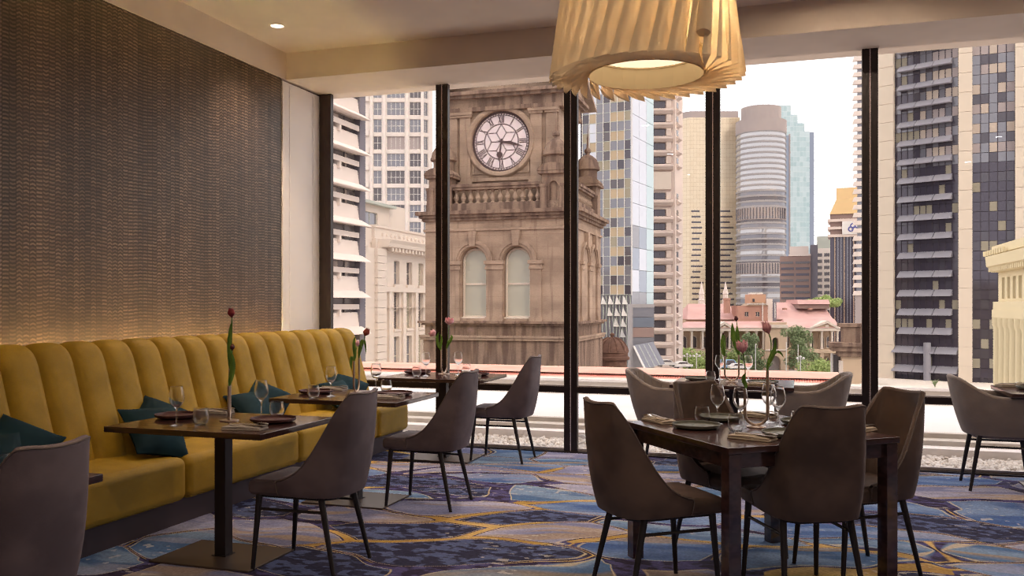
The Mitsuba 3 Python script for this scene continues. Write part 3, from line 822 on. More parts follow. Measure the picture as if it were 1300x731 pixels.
tulip(l, o + at_px(-0.085, 0.36), (0, 0, 0.01), 'petal_pink', (0.037, 0.062), 0.45, -0.45, 'pale pink tulip leaning left beside the window mullion', [([at_px(-0.03, 0.06), at_px(-0.035, 0.12), at_px(-0.02, 0.17)], 0.028), ([at_px(-0.004, 0.05), at_px(0.004, 0.10), at_px(-0.01, 0.15)], 0.024)], 6)
o, l, r = vase(-0.215, 4.847, 2.5, 0.201, 0.301, 'the square dining table')
tulip(l, o + at_px(-0.070, 0.392), (0.006, 0, 0), 'petal_pink', (0.032, 0.072), 0.62, 0.1, 'open pink tulip in the short arm of the vase on the square table', [([at_px(0.004, 0.02), at_px(-0.008, 0.05), at_px(0.006, 0.085)], 0.022)], 7)
tulip(r, o + at_px(0.068, 0.495), (0.012, 0, -0.01), 'petal_mauve', (0.026, 0.074), 0.12, 0.0, 'closed mauve tulip in the tall arm of the vase on the square table', [([at_px(0.016, 0.06), at_px(0.034, 0.10), at_px(0.040, 0.17)], 0.026), ([at_px(0.03, 0.085), at_px(0.055, 0.10), at_px(0.085, 0.07)], 0.018)], 8)
o, l, r = vase(-0.537, 7.633, 4, 0.215, 0.229, 'the window table between tub armchairs')
tulip(r, o + at_px(0.040, 0.51), (0.004, 0, 0), 'petal_dusk', (0.018, 0.046), 0.1, 0, 'dark closed tulip bud over the window table', [([at_px(-0.02, 0.08), at_px(-0.042, 0.16), at_px(-0.055, 0.27)], 0.05), ([at_px(-0.01, 0.10), at_px(-0.012, 0.18), at_px(-0.016, 0.25)], 0.04)], 9)
tulip(l, o + at_px(-0.072, 0.395), (0, 0, 0), 'petal_dusk', (0.008, 0.022), 0.1, 0, 'thin leafy tulip shoot left of the dark bud on the window table', [([at_px(-0.012, 0.08), at_px(-0.012, 0.15), at_px(-0.016, 0.20)], 0.045)], 10)


# ================================================================ outside the window
def O(r, g, b, k=0.72):
    return [c * k for c in S(r, g, b)]


def flat(name, r, g, b, k=0.72, **kw):
    return mat(name, base_color=O(r, g, b, k), **{'roughness': 0.8, 'specular': 0.2, **kw})


def sandstone(p, n, uv):
    m = fbm(p.x * 1.3, p.y * 1.3, p.z * 2.2, octaves=4)
    streak = fbm(p.x * 7.0, p.y * 7.0, p.z * 0.45, octaves=3)
    fine = noise(p.x * 30.0, p.y * 30.0, p.z * 30.0)
    c = mix(O(164, 141, 125), O(190, 165, 146), smoothstep(0.25, 0.75, m))
    course = dr.abs(p.z / 0.42 - dr.floor(p.z / 0.42) - 0.5)
    c = mix(c, O(128, 102, 86), smoothstep(0.475, 0.495, course) * 0.35)
    return mix(c, O(124, 102, 90), smoothstep(0.58, 0.74, streak) * 0.45) * (0.92 + 0.16 * fine)


def dirty_stone(p, n, uv):
    streak = fbm(p.x * 6.0, p.y * 6.0, p.z * 0.6, octaves=4)
    fine = noise(p.x * 24.0, p.y * 24.0, p.z * 24.0)
    return mix(O(160, 136, 120), O(116, 95, 86), smoothstep(0.34, 0.70, streak)) * (0.9 + 0.2 * fine)


mat('sandstone', base_color=proc(sandstone), roughness=0.9, specular=0.15)
mat('stained_stone', base_color=proc(dirty_stone), roughness=0.9, specular=0.15)
mat('dome_stone', base_color=proc(lambda p, n, uv: mix(O(96, 70, 62), O(140, 108, 94), fbm(p.x * 5, p.y * 5, p.z * 9, octaves=3))), roughness=0.9, specular=0.15)
mat('pale_render', base_color=proc(lambda p, n, uv: mix(O(240, 232, 228, 0.76), O(250, 244, 240, 0.80), fbm(p.x * 1.5, p.y * 1.5, p.z * 2, octaves=3))), roughness=0.85, specular=0.2)
mat('coping_grey', base_color=proc(lambda p, n, uv: mix(O(196, 186, 174, 0.85), O(216, 206, 196, 0.85), fbm(p.x * 3, p.y * 3, p.z * 3, octaves=3))), roughness=0.85, specular=0.2)
mat('terracotta', base_color=proc(lambda p, n, uv: mix(O(230, 156, 138, 0.8), O(248, 190, 174, 0.8), fbm(p.x * 2, p.y * 4, p.z * 4, octaves=3))), roughness=0.8, specular=0.2)
mat('roof_pink', base_color=proc(lambda p, n, uv: mix(O(220, 172, 166), O(240, 202, 196), fbm(p.x * 0.3, p.y * 0.3, p.z * 0.9, octaves=3))), roughness=0.85, specular=0.15)
mat('pebble', base_color=proc(lambda p, n, uv: mix(O(206, 196, 186, 0.95), O(250, 244, 238, 0.95), noise(p.x * 26, p.y * 26, p.z * 26))), roughness=0.8, specular=0.2)
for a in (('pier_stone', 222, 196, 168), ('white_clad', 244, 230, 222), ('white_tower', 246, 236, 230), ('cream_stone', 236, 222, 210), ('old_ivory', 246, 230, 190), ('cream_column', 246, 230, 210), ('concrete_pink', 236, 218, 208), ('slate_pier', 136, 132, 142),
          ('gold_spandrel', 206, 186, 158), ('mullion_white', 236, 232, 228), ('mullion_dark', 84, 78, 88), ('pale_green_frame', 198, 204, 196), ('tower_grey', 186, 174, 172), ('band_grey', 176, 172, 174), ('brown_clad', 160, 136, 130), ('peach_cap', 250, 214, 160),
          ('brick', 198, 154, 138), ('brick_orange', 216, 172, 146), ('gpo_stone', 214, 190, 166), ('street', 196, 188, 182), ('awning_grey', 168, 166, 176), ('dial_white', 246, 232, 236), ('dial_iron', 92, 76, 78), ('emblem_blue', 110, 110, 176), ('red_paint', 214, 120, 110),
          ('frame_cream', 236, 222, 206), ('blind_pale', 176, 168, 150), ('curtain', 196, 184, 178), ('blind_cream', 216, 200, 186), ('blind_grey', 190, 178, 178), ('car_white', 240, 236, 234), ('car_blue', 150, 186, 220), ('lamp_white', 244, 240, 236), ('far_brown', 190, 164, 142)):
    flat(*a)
for nm, c, me, ro in (('glass_slate', (84, 80, 92), 0.25, 0.10), ('glass_violet', (78, 72, 88), 0.30, 0.08), ('glass_grey', (140, 140, 150), 0.35, 0.10), ('glass_blue', (150, 160, 178), 0.6, 0.06), ('glass_pale', (214, 216, 226), 0.75, 0.06),
                      ('glass_aqua', (190, 212, 216), 0.55, 0.12), ('glass_gold', (236, 214, 180), 0.55, 0.12), ('glass_ring', (206, 206, 210), 0.6, 0.10), ('glass_dusk', (104, 98, 104), 0.3, 0.12), ('pane_old', (196, 192, 176), 0.05, 0.3)):
    mat(nm, base_color=O(*c), metallic=me, roughness=ro, specular=0.7)


def gold_grid(p, n, uv):
    s, z = p.x * 0.95 + p.y * 0.31, p.z
    gx, gz = s / 1.5 - dr.floor(s / 1.5), z / 1.9 - dr.floor(z / 1.9)
    line = dr.maximum(1 - smoothstep(0.03, 0.10, gx), 1 - smoothstep(0.04, 0.12, gz))
    c = mix(O(242, 226, 200), O(226, 204, 172), cell_rand(dr.floor(s / 1.5), dr.floor(z / 1.9)) * 0.35)
    return mix(c, O(206, 184, 150), line * 0.7)


mat('gold_facade', base_color=proc(gold_grid), metallic=0.35, roughness=0.2, specular=0.5)


def aqua_grid(p, n, uv):
    s, z = p.x * 0.95 + p.y * 0.31, p.z
    gx, gz = s / 1.6 - dr.floor(s / 1.6), z / 2.4 - dr.floor(z / 2.4)
    line = dr.maximum(1 - smoothstep(0.04, 0.10, gx), 1 - smoothstep(0.05, 0.14, gz))
    return mix(mix(O(182, 208, 212), O(206, 224, 228), cell_rand(dr.floor(s / 1.6), dr.floor(z / 2.4))), O(222, 232, 234), line * 0.7)


mat('aqua_facade', base_color=proc(aqua_grid), metallic=0.45, roughness=0.15, specular=0.6)

# ---------------------------------------------------------------- terrace, parapet, street
GZ = -15.7
struct('ground', MB().box(-260, 260, 12.4, 520, GZ - 1, GZ).out(), 'street')
te = struct('terrace', MB().box(-14, 12, 8.26, 8.98, -0.25, -0.02).out(), 'coping_grey')
struct('kerb', MB().box(-14, 12, 8.90, 9.10, -0.02, 0.075).out(), 'pale_render', parent=te)
struct('step', MB().box(-14, 12, 9.10, 9.34, -0.02, 0.12).out(), 'coping_grey', parent=te)
struct('upstand', MB().box(-14, 12, 9.30, 9.40, 0.0, 0.165).out(), 'coping_grey', parent=te)
struct('roof_membrane', MB().box(-14, 12, 9.40, 12.0, -0.3, 0.155).out(), 'pale_render', parent=te)
struct('parapet', MB().box(-14, 12, 12.0, 12.3, -0.3, 0.365).out(), 'coping_grey', parent=te)
struct('parapet_lip', MB().box(-14, 12, 11.97, 12.0, 0.33, 0.365).out(), 'pale_render', parent=te)
rng = np.random.default_rng(5)
ico = trimesh.creation.icosphere(1, 1.0)
iv, jf = np.asarray(ico.vertices), np.asarray(ico.faces)
N = 5200
cx, cy = rng.uniform(-5.5, 3.2, N), rng.uniform(8.28, 8.885, N)
rr = rng.uniform(0.010, 0.024, N)
V = iv[None] * (rr[:, None, None] * rng.uniform(0.6, 1.2, (N, 1, 3))) + np.stack([cx, cy, -0.018 + rr * 0.6 + rng.uniform(0, 0.012, N)], 1)[:, None]
F = (jf[None] + (np.arange(N) * len(iv))[:, None, None]).reshape(-1, 3)
k = one('gravel', (V.reshape(-1, 3), F), 'pebble', 'strip of pale gravel pebbles outside along the foot of the window wall', 'gravel')
labels[k]['kind'] = 'stuff'
k = thing('garden_hose', 'small loop of white pipe on the gravel outside, left of the dining table', 'pipe')
part(k, 'loop', MB().tube([(-2.06 + 0.06 * math.cos(t) + 0.02 * t / 6, 8.45 + 0.03 * math.sin(t), 0.03 + 0.04 * (1 + math.sin(t + 0.6))) for t in np.linspace(0, 5.2, 20)], 0.009, 8).out(), 'lamp_white', 50)
part(k, 'coupling', MB().cyl((-2.012, 8.45, 0.055), (-1.99, 8.46, 0.03), 0.014, n=10).out(), 'lamp_white', 40)

# corrugated roof beyond the parapet
rf = thing('terracotta_roof', 'long strip of salmon terracotta ribbed roofing just beyond the terrace parapet', 'roof')
xs = np.arange(-18.0, 0.95, 0.0155)
cr = 0.013 * np.cos((xs + 18.0) / 0.062 * 2 * math.pi)
P = np.array([[(x, y, z + c) for x, c in zip(xs, cr)] for y, z in ((20.5, -1.15), (21.75, -0.70), (23.0, -0.455))])
part(rf, 'ribbed_sheet', MB().grid(P).out(), 'terracotta')
part(rf, 'ridge_flashing', MB().prism([(22.86, -0.415), (22.88, -0.40), (23.4, -0.315), (24.0, -0.325), (24.0, -0.36), (23.4, -0.36)], 0, -18.0, 0.95).out(), 'terracotta')
part(rf, 'gable_wall', MB().box(-18.0, 0.95, 22.95, 24.0, -9.0, -0.50).out(), 'stained_stone')

# ---------------------------------------------------------------- clock tower
tw = thing('clock_tower', 'brown sandstone clock tower with a white dial and balustrade outside the window', 'clock tower')
TM = place(-9.677, 28.4, 0, 1.5)


def tp(name, mesh, m='sandstone', smooth=False, parent=tw, label=None):
    return part(parent, name, mesh, m, smooth, TM, label)


def ring_box(h, d0, d1, z0, z1, cx=-0.06):
    """A course around the square shaft: half width h, from depth d0 to d1."""
    return MB().box(cx - h, cx + h, d0, d1, z0, z1)


CX, DEP = -0.06, 4.45
tp('base', ring_box(2.74, -0.05, DEP + 0.05, -9.0, 0.18).out(), 'stained_stone')
tp('base_moulding', MB().mesh(ring_box(2.82, -0.13, DEP + 0.13, 0.18, 0.27).out()).mesh(ring_box(2.86, -0.17, DEP + 0.17, 0.27, 0.34).out()).out())
tp('frieze', ring_box(2.70, 0.0, DEP, 0.34, 0.69).out(), 'stained_stone')
tp('sill_course', MB().mesh(ring_box(2.80, -0.10, DEP + 0.10, 0.69, 0.76).out()).mesh(ring_box(2.90, -0.20, DEP + 0.20, 0.76, 0.84).out()).out(), 'stained_stone')
tp('core', MB().box(CX - 2.68, CX + 2.68, 0.45, DEP, 0.84, 4.40).out())
# front wall with two arched openings, right wall with one
WC = -0.20


def arch_poly(c, hw, z0, zs, n=16):
    return [(c - hw, z0), (c + hw, z0)] + [(c + hw * math.cos(t), zs + hw * math.sin(t)) for t in np.linspace(0, math.pi, n)]


wall = Polygon([(CX - 2.68, 0.84), (CX + 2.68, 0.84), (CX + 2.68, 4.40), (CX - 2.68, 4.40)])
for c in (WC - 0.775, WC + 0.775):
    wall = wall.difference(Polygon(arch_poly(c, 0.475, 0.93, 2.9)))
tp('front_wall', MB().prism(wall, 1, 0.0, 0.45).out())
MR = np.eye(4)
MR[:3, :3] = [[0, -1, 0], [1, 0, 0], [0, 0, 1]]
MR[:3, 3] = (CX + 2.68, 0, 0)        # local x runs along the right face


def face_parts(M, centres, hw, pil, side):
    """Pilasters, archivolts and sash windows of one face (front: M = identity)."""
    for c in centres:
        for s0, r0, r1, pr in ((1, hw + 0.03, hw + 0.12, 0.05), (1, hw + 0.12, hw + 0.24, 0.09)):
            t = np.linspace(0, math.pi, 20)
            poly = [(c + r1 * math.cos(a), 2.9 + r1 * math.sin(a)) for a in t] + [(c + r0 * math.cos(a), 2.9 + r0 * math.sin(a)) for a in t[::-1]]
            tp('archivolt', MB().prism(poly, 1, -pr, 0.02, M).out())
        tp('keystone', MB().prism([(c - 0.10, 3.40), (c + 0.10, 3.40), (c + 0.15, 3.92), (c - 0.15, 3.92)], 1, -0.15, 0.05, M).out())
        w = tp('window', MB().prism(Polygon(arch_poly(c, hw - 0.02, 0.93, 2.9)).difference(Polygon(arch_poly(c, hw - 0.085, 1.02, 2.9))), 1, 0.26, 0.36, M).box(c - hw + 0.06, c + hw - 0.06, 0.27, 0.35, 2.08, 2.15, M).box(c - hw, c + hw, 0.10, 0.40, 0.86, 0.97, M).out(), 'frame_cream')
        tp('pane', MB().prism(arch_poly(c, hw - 0.085, 2.15, 2.9), 1, 0.31, 0.34, M).out(), 'pane_old', parent=w)
        tp('pane', MB().box(c - hw + 0.085, c + hw - 0.085, 0.315, 0.345, 1.02, 2.08, M).out(), 'pane_old', parent=w)
    for a, b in pil:
        tp('pilaster', MB().box(a, b, -0.07, 0.02, 0.84, 2.60, M).box(a - 0.04, b + 0.04, -0.11, 0.02, 2.60, 2.68, M).box(a - 0.02, b + 0.02, -0.09, 0.02, 2.68, 2.78, M).box(a - 0.07, b + 0.07, -0.14, 0.02, 2.78, 2.90, M).box(a - 0.03, b + 0.03, -0.10, 0.02, 0.84, 0.98, M).out())


face_parts(np.eye(4), (WC - 0.775, WC + 0.775), 0.475, ((WC - 1.66, WC - 1.27), (WC - 0.285, WC + 0.285), (WC + 1.27, WC + 1.66)), 0)
face_parts(MR, (1.55, 3.0), 0.475, ((0.72, 1.07), (2.02, 2.53), (3.48, 3.83)), 1)
tp('string_course', ring_box(2.74, -0.06, DEP + 0.06, 3.94, 4.02).out())
tp('cornice', MB().mesh(ring_box(2.78, -0.10, DEP + 0.10, 4.30, 4.40).out()).mesh(ring_box(2.86, -0.18, DEP + 0.18, 4.40, 4.50).out()).mesh(ring_box(2.96, -0.28, DEP + 0.28, 4.50, 4.62).out()).out(), 'stained_stone')
tp('parapet_base', MB().mesh(ring_box(2.66, 0.02, DEP, 4.62, 4.90).out()).out(), 'stained_stone')
bal = mikit.ply(MB().lathe([(0.002, 0), (0.085, 0), (0.085, 0.05), (0.05, 0.07), (0.06, 0.10), (0.095, 0.17), (0.098, 0.22), (0.07, 0.30), (0.045, 0.36), (0.045, 0.41), (0.075, 0.43), (0.08, 0.49), (0.002, 0.49)], 14).out(True), 'sandstone', 40)
for i in range(13):
    part(tw, 'baluster', bal, None, M=TM @ place(-1.94 + 0.268 * i, 0.22, 4.89))
for i in range(10):
    part(tw, 'baluster', bal, None, M=TM @ place(CX + 2.46, 1.10 + 0.268 * i, 4.89))
tp('balustrade_rail', MB().box(-2.1, 1.45, 0.06, 0.38, 5.37, 5.46).box(-2.1, 1.45, 0.02, 0.42, 5.46, 5.56).box(CX + 2.30, CX + 2.62, 0.9, 3.7, 5.37, 5.46).box(CX + 2.26, CX + 2.66, 0.9, 3.7, 5.46, 5.56).out(), 'stained_stone')


def aedicule(x, y):
    a = tp('corner_turret', MB().prism(Polygon([(x - 0.40, 4.62), (x + 0.40, 4.62), (x + 0.40, 5.80), (x - 0.40, 5.80)]).difference(Polygon(arch_poly(x, 0.14, 4.86, 5.42, 10))), 1, y - 0.40, y - 0.30)
           .box(x - 0.40, x + 0.40, y - 0.30, y + 0.40, 4.62, 5.80).box(x - 0.46, x - 0.22, y - 0.46, y - 0.39, 4.62, 5.36).box(x + 0.22, x + 0.46, y - 0.46, y - 0.39, 4.62, 5.36).box(x - 0.48, x - 0.20, y - 0.48, y - 0.38, 5.36, 5.46).box(x + 0.20, x + 0.48, y - 0.48, y - 0.38, 5.36, 5.46)
           .box(x - 0.52, x + 0.52, y - 0.52, y + 0.52, 5.80, 5.90).prism([(x - 0.54, 5.90)] + [(x + 0.54 * math.cos(t), 5.90 + 0.26 * math.sin(t)) for t in np.linspace(math.pi, 0, 12)][1:-1] + [(x + 0.54, 5.90)], 1, y - 0.54, y + 0.2).out(), 'stained_stone')
    tp('dome', MB().lathe([(0.42, 5.95), (0.42, 6.08), (0.36, 6.10), (0.36, 6.42), (0.46, 6.46), (0.46, 6.54), (0.43, 6.60), (0.40, 6.74), (0.32, 6.88), (0.18, 7.0), (0.08, 7.04), (0.08, 7.10), (0.13, 7.14), (0.13, 7.22), (0.05, 7.30), (0.03, 7.6), (0.045, 7.64), (0.02, 7.75), (0.002, 8.15)], 16, (x, y, 0)).out(True), 'stained_stone', 35, a)


for x, y in ((1.86, 0.42), (-2.22, 0.42), (2.22, 3.95), (-2.22, 3.95)):
    aedicule(x, y)
# clock stage
CD = 0.85
tp('clock_stage', MB().box(CX - 2.15, CX + 1.9, CD + 0.14, DEP - 0.75, 4.62, 8.25).out())
dialpoly = Polygon([(CX - 2.15, 4.62), (CX + 1.9, 4.62), (CX + 1.9, 8.25), (CX - 2.15, 8.25)]).difference(Polygon([(-0.24 + 1.07 * math.cos(t), 7.13 + 1.07 * math.sin(t)) for t in np.linspace(0, 2 * math.pi, 49)[:-1]]))
tp('dial_wall', MB().prism(dialpoly, 1, CD, CD + 0.14).out())
for a, b in ((-1.74, -1.34), (0.86, 1.26), (-2.17, -1.84), (1.42, 1.80)):
    tp('pilaster', MB().box(a, b, CD - 0.10, CD + 0.02, 5.0, 8.02).box(a - 0.05, b + 0.05, CD - 0.15, CD + 0.02, 8.02, 8.10).box(a - 0.08, b + 0.08, CD - 0.19, CD + 0.02, 8.10, 8.2).box(a - 0.06, b + 0.06, CD - 0.15, CD + 0.02, 5.0, 5.75).out())
tp('panel_sill', MB().box(-1.34, 0.86, CD - 0.08, CD + 0.02, 5.74, 5.86).out())
for s in (-1, 1):
    tri = Polygon([(s * 1.04 - 0.24, 6.0), (s * 1.04 - 0.24, 6.5), (s * 0.54 - 0.24, 6.0)])
    tp('corner_moulding', MB().prism(tri.difference(tri.buffer(-0.055)), 1, CD - 0.05, CD + 0.02).out())
clock = tp('clock', MB().lathe([(1.0, 0.02), (1.0, 0.10), (1.05, 0.14), (1.13, 0.14), (1.18, 0.09), (1.20, 0.0)], 48, M=np.array([[1.07, 0, 0, -0.24], [0, 0, -1, CD], [0, 1.07, 0, 7.13], [0, 0, 0, 1.0]])).out(True), 'sandstone', 40)
DM = np.array([[1.07, 0, 0, -0.24], [0, 0, -1, CD + 0.06], [0, 1.07, 0, 7.13], [0, 0, 0, 1.0]])      # dial frame: x right, y up, z towards the viewer


def dp(name, mb, m):
    return part(clock, name, mb.out(), m, False, TM @ DM)


dp('dial_face', MB().cyl((0, 0, -0.05), (0, 0, 0), 1.0, n=48), 'dial_white')
ringo = MB()
for r0, r1 in ((0.925, 1.0), (0.865, 0.885), (0.565, 0.595)):
    ringo.prism(Polygon([(r1 * math.cos(t), r1 * math.sin(t)) for t in np.linspace(0, 2 * math.pi, 61)[:-1]]).difference(Polygon([(r0 * math.cos(t), r0 * math.sin(t)) for t in np.linspace(0, 2 * math.pi, 61)[:-1]])), 2, 0.0, 0.012)
dp('ring_tracery', ringo, 'dial_iron')
dots = MB()
for i in range(60):
    t = i * math.pi / 30
    a = np.eye(4)
    a[:2, :2] = [[math.cos(t), -math.sin(t)], [math.sin(t), math.cos(t)]]
    dots.box(0.880, 0.930, -0.012, 0.012, 0.0, 0.013, a)
dp('minute_marks', dots, 'dial_iron')
star = MB()


def bar(mb, p, q, w, z1=0.012):
    p, q = np.array(p, float), np.array(q, float)
    d = q - p
    L = np.linalg.norm(d)
    a = math.atan2(d[1], d[0])
    mb.box(0, L, -w / 2, w / 2, 0, z1, np.array([[math.cos(a), -math.sin(a), 0, p[0]], [math.sin(a), math.cos(a), 0, p[1]], [0, 0, 1, 0], [0, 0, 0, 1.0]]))


pol = lambda r, deg: (r * math.cos(math.radians(deg)), r * math.sin(math.radians(deg)))  # noqa: E731
for k6 in range(6):
    bar(star, (0, 0), pol(0.34, 60 * k6), 0.022)
    bar(star, pol(0.34, 60 * k6), pol(0.57, 60 * k6 + 30), 0.022)
    bar(star, pol(0.34, 60 * k6), pol(0.57, 60 * k6 - 30), 0.022)
dp('star_tracery', star, 'dial_iron')
ROMAN = {12: 'XII', 1: 'I', 2: 'II', 3: 'III', 4: 'IIII', 5: 'V', 6: 'VI', 7: 'VII', 8: 'VIII', 9: 'IX', 10: 'X', 11: 'XI'}
for h, txt in ROMAN.items():
    mb, wd = MB(), {'I': 0.055, 'V': 0.10, 'X': 0.10}
    tot = sum(wd[c] for c in txt)
    x = -tot / 2
    th = math.radians(90 - 30 * h)
    A = np.array([[math.sin(th), math.cos(th), 0, 0.735 * math.cos(th)], [-math.cos(th), math.sin(th), 0, 0.735 * math.sin(th)], [0, 0, 1, 0], [0, 0, 0, 1.0]])
    g = MB()
    for c in txt:
        w = wd[c]
        if c == 'I':
            bar(g, (x + w / 2, -0.12), (x + w / 2, 0.12), 0.030)
        elif c == 'V':
            bar(g, (x + 0.012, 0.12), (x + w / 2, -0.12), 0.030)
            bar(g, (x + w - 0.012, 0.12), (x + w / 2, -0.12), 0.016)
        else:
            bar(g, (x + 0.012, 0.12), (x + w - 0.012, -0.12), 0.030)
            bar(g, (x + w - 0.012, 0.12), (x + 0.012, -0.12), 0.016)
        x += w
    mb.mesh(g.out(), A)
    dp('numeral', mb, 'dial_iron')
hand = MB()
bar(hand, pol(0.10, 82), pol(0.42, 262), 0.045, 0.03)
hand.mesh(MB().cyl((*pol(0.43, 262), 0.004), (*pol(0.43, 262), 0.03), 0.10, n=20).out())
bar(hand, pol(0.5, 262), pol(0.62, 262), 0.04, 0.03)
dp('hour_hand', hand, 'dial_iron')
hand = MB()
hand.prism([pol(0.16, 165), pol(0.03, 75), pol(0.42, -5), pol(0.80, -14), pol(0.42, -17), pol(0.03, 255)], 2, 0.035, 0.05)
dp('minute_hand', hand, 'dial_iron')
tp('entablature', MB().mesh(ring_box(2.10, CD - 0.20, DEP - 0.6, 8.20, 8.34).out()).mesh(ring_box(2.06, CD - 0.10, DEP - 0.66, 8.34, 8.66).out()).mesh(ring_box(2.20, CD - 0.28, DEP - 0.5, 8.66, 8.76).out()).mesh(ring_box(2.32, CD - 0.40, DEP - 0.4, 8.76, 8.88).out()).out(), 'stained_stone')
tp('pediment', MB().prism([(CX - 2.2, 8.88), (CX + 2.2, 8.88), (CX, 9.75)], 1, CD - 0.05, CD + 0.6).prism([(CX - 2.36, 8.88), (CX - 2.2, 8.88), (CX, 9.72), (CX + 2.2, 8.88), (CX + 2.36, 8.88), (CX, 9.96)], 1, CD - 0.42, CD + 0.6).out())
tp('side_pediment', MB().prism([(1.0, 8.88), (4.9, 8.88), (2.95, 9.75)], 0, CX + 1.6, CX + 2.1).prism([(0.8, 8.88), (1.0, 8.88), (2.95, 9.72), (4.9, 8.88), (5.1, 8.88), (2.95, 9.96)], 0, CX + 1.6, CX + 2.42).out())
tp('attic', MB().box(CX - 1.8, CX + 1.8, CD + 0.4, DEP - 1.2, 8.88, 11.2).out())

dm = thing('stone_dome', 'small dark ribbed stone dome to the right of the clock tower base', 'dome')
dc = (-7.26, 35.5)
part(dm, 'shell', MB().lathe([(0.60, -2.2), (0.60, -0.86), (0.70, -0.84), (0.72, -0.74), (0.64, -0.70), (0.64, -0.56), (0.68, -0.54), (0.66, -0.46), (0.60, -0.32), (0.50, -0.16), (0.34, -0.02), (0.16, 0.05), (0.07, 0.06), (0.06, 0.12), (0.10, 0.15), (0.09, 0.21), (0.002, 0.26)], 28, (*dc, 0)).out(True), 'dome_stone', 35)
for i in range(12):
    t = i * math.pi / 6
    part(dm, 'rib', MB().tube([(dc[0] + r * math.cos(t), dc[1] + r * math.sin(t), z) for r, z in ((0.67, -0.50), (0.61, -0.32), (0.51, -0.15), (0.35, -0.01), (0.17, 0.06))], 0.028, 6).out(), 'dome_stone', 60)

# ---------------------------------------------------------------- buildings
cache = {}


def shared(kind, *a, m, smooth=False):
    k = (kind, a, m)
    if k not in cache:
        if kind == 'slab':           # centred in x and z, from y = a[3] to a[4]
            mesh = MB().box(-a[0] / 2, a[0] / 2, a[2], a[3], -a[1] / 2, a[1] / 2).out()
        elif kind == 'frame':        # w, h, columns, rows, bar, depth
            w, h, nx, ny, bw, dp_ = a
            mb = MB()
            for i in range(nx + 1):
                x = -w / 2 + w * i / nx
                mb.box(x - bw / 2, x + bw / 2, 0, dp_, -h / 2, h / 2)
            for j in range(ny + 1):
                z = -h / 2 + h * j / ny
                mb.box(-w / 2, w / 2, 0, dp_ * 0.98, z - bw / 2, z + bw / 2)
            mesh = mb.out()
        cache[k] = mikit.ply(mesh, m, smooth)
    return cache[k]


def window(parent, M, s, y, z, w, h, pane, frame='frame_cream', nx=2, ny=1, bw=0.09, name='window'):
    fr = part(parent, name, shared('frame', w, h, nx, ny, bw, 0.12, m=frame), None, M=M @ place(s, y, z))
    part(fr, 'pane', shared('slab', w, h, 0.05, 0.10, m=pane), None, M=M @ place(s, y, z))
    return fr


def holes(S0, S1, Z0, Z1, rects):
    p = Polygon([(S0, Z0), (S1, Z0), (S1, Z1), (S0, Z1)])
    for a, b, c, d in rects:
        p = p.difference(Polygon([(a, c), (b, c), (b, d), (a, d)]))
    return p


rnd = random.Random(11)

# --- left: block with deep white sunshades, its long side facing right
A = thing('office_block', 'white office block with deep sloping sunshades at the left edge of the windows', 'building')
AM = np.eye(4)
AM[:3, :3] = [[0, -1, 0], [1, 0, 0], [0, 0, 1]]
AM[:3, 3] = (-39.0, 58.0, 0)          # local x runs away along the street face, local -y points to the street
part(A, 'wall', MB().box(0, 17.2, 0.5, 9, GZ, 24, AM).out(), 'white_clad')
part(A, 'corner_pier', MB().box(15.5, 16.6, -0.15, 0.6, GZ, 24, AM).out(), 'slate_pier')
for i in range(-4, 8):
    zt = 16.9 - 3.30 * i           # top of a sunshade
    if zt < GZ + 3:
        continue
    last = i == 6
    part(A, 'sunshade', MB().prism([(0.25, zt + 0.3), (0.10, zt + 0.3), (-0.10, zt - 1.0), (-1.15, zt - 1.62), (-1.15, zt - 1.70), (0.25, zt - 1.55)], 0, 0.0, 15.9, AM).out() if not last else
         MB().box(0, 16.6, -0.1, 0.4, zt - 1.7, zt, AM).out(), 'white_clad')
    for s0 in (9.2, 11.3, 13.4):
        w = part(A, 'window', MB().box(s0 - 0.05, s0 + 0.05, 0.30, 0.42, zt - 3.15, zt - 1.6, AM).out(), 'mullion_dark')
        part(w, 'pane', MB().box(s0, s0 + 2.1, 0.40, 0.5, zt - 3.15, zt - 1.6, AM).out(), 'glass_dusk')
        if rnd.random() < 0.5:
            part(w, 'curtain', MB().box(s0 + 0.2, s0 + 0.2 + rnd.uniform(0.3, 0.9), 0.36, 0.40, zt - 3.1, zt - 1.7, AM).out(), 'curtain')
    part(A, 'balcony_rail', MB().box(0, 15.2, -0.25, -0.10, zt - 2.72, zt - 2.25, AM).out(), 'white_clad')
    part(A, 'rail_bracket', MB().box(11.6, 11.9, -0.22, 0.4, zt - 3.3, zt - 2.6, AM).out(), 'white_clad')

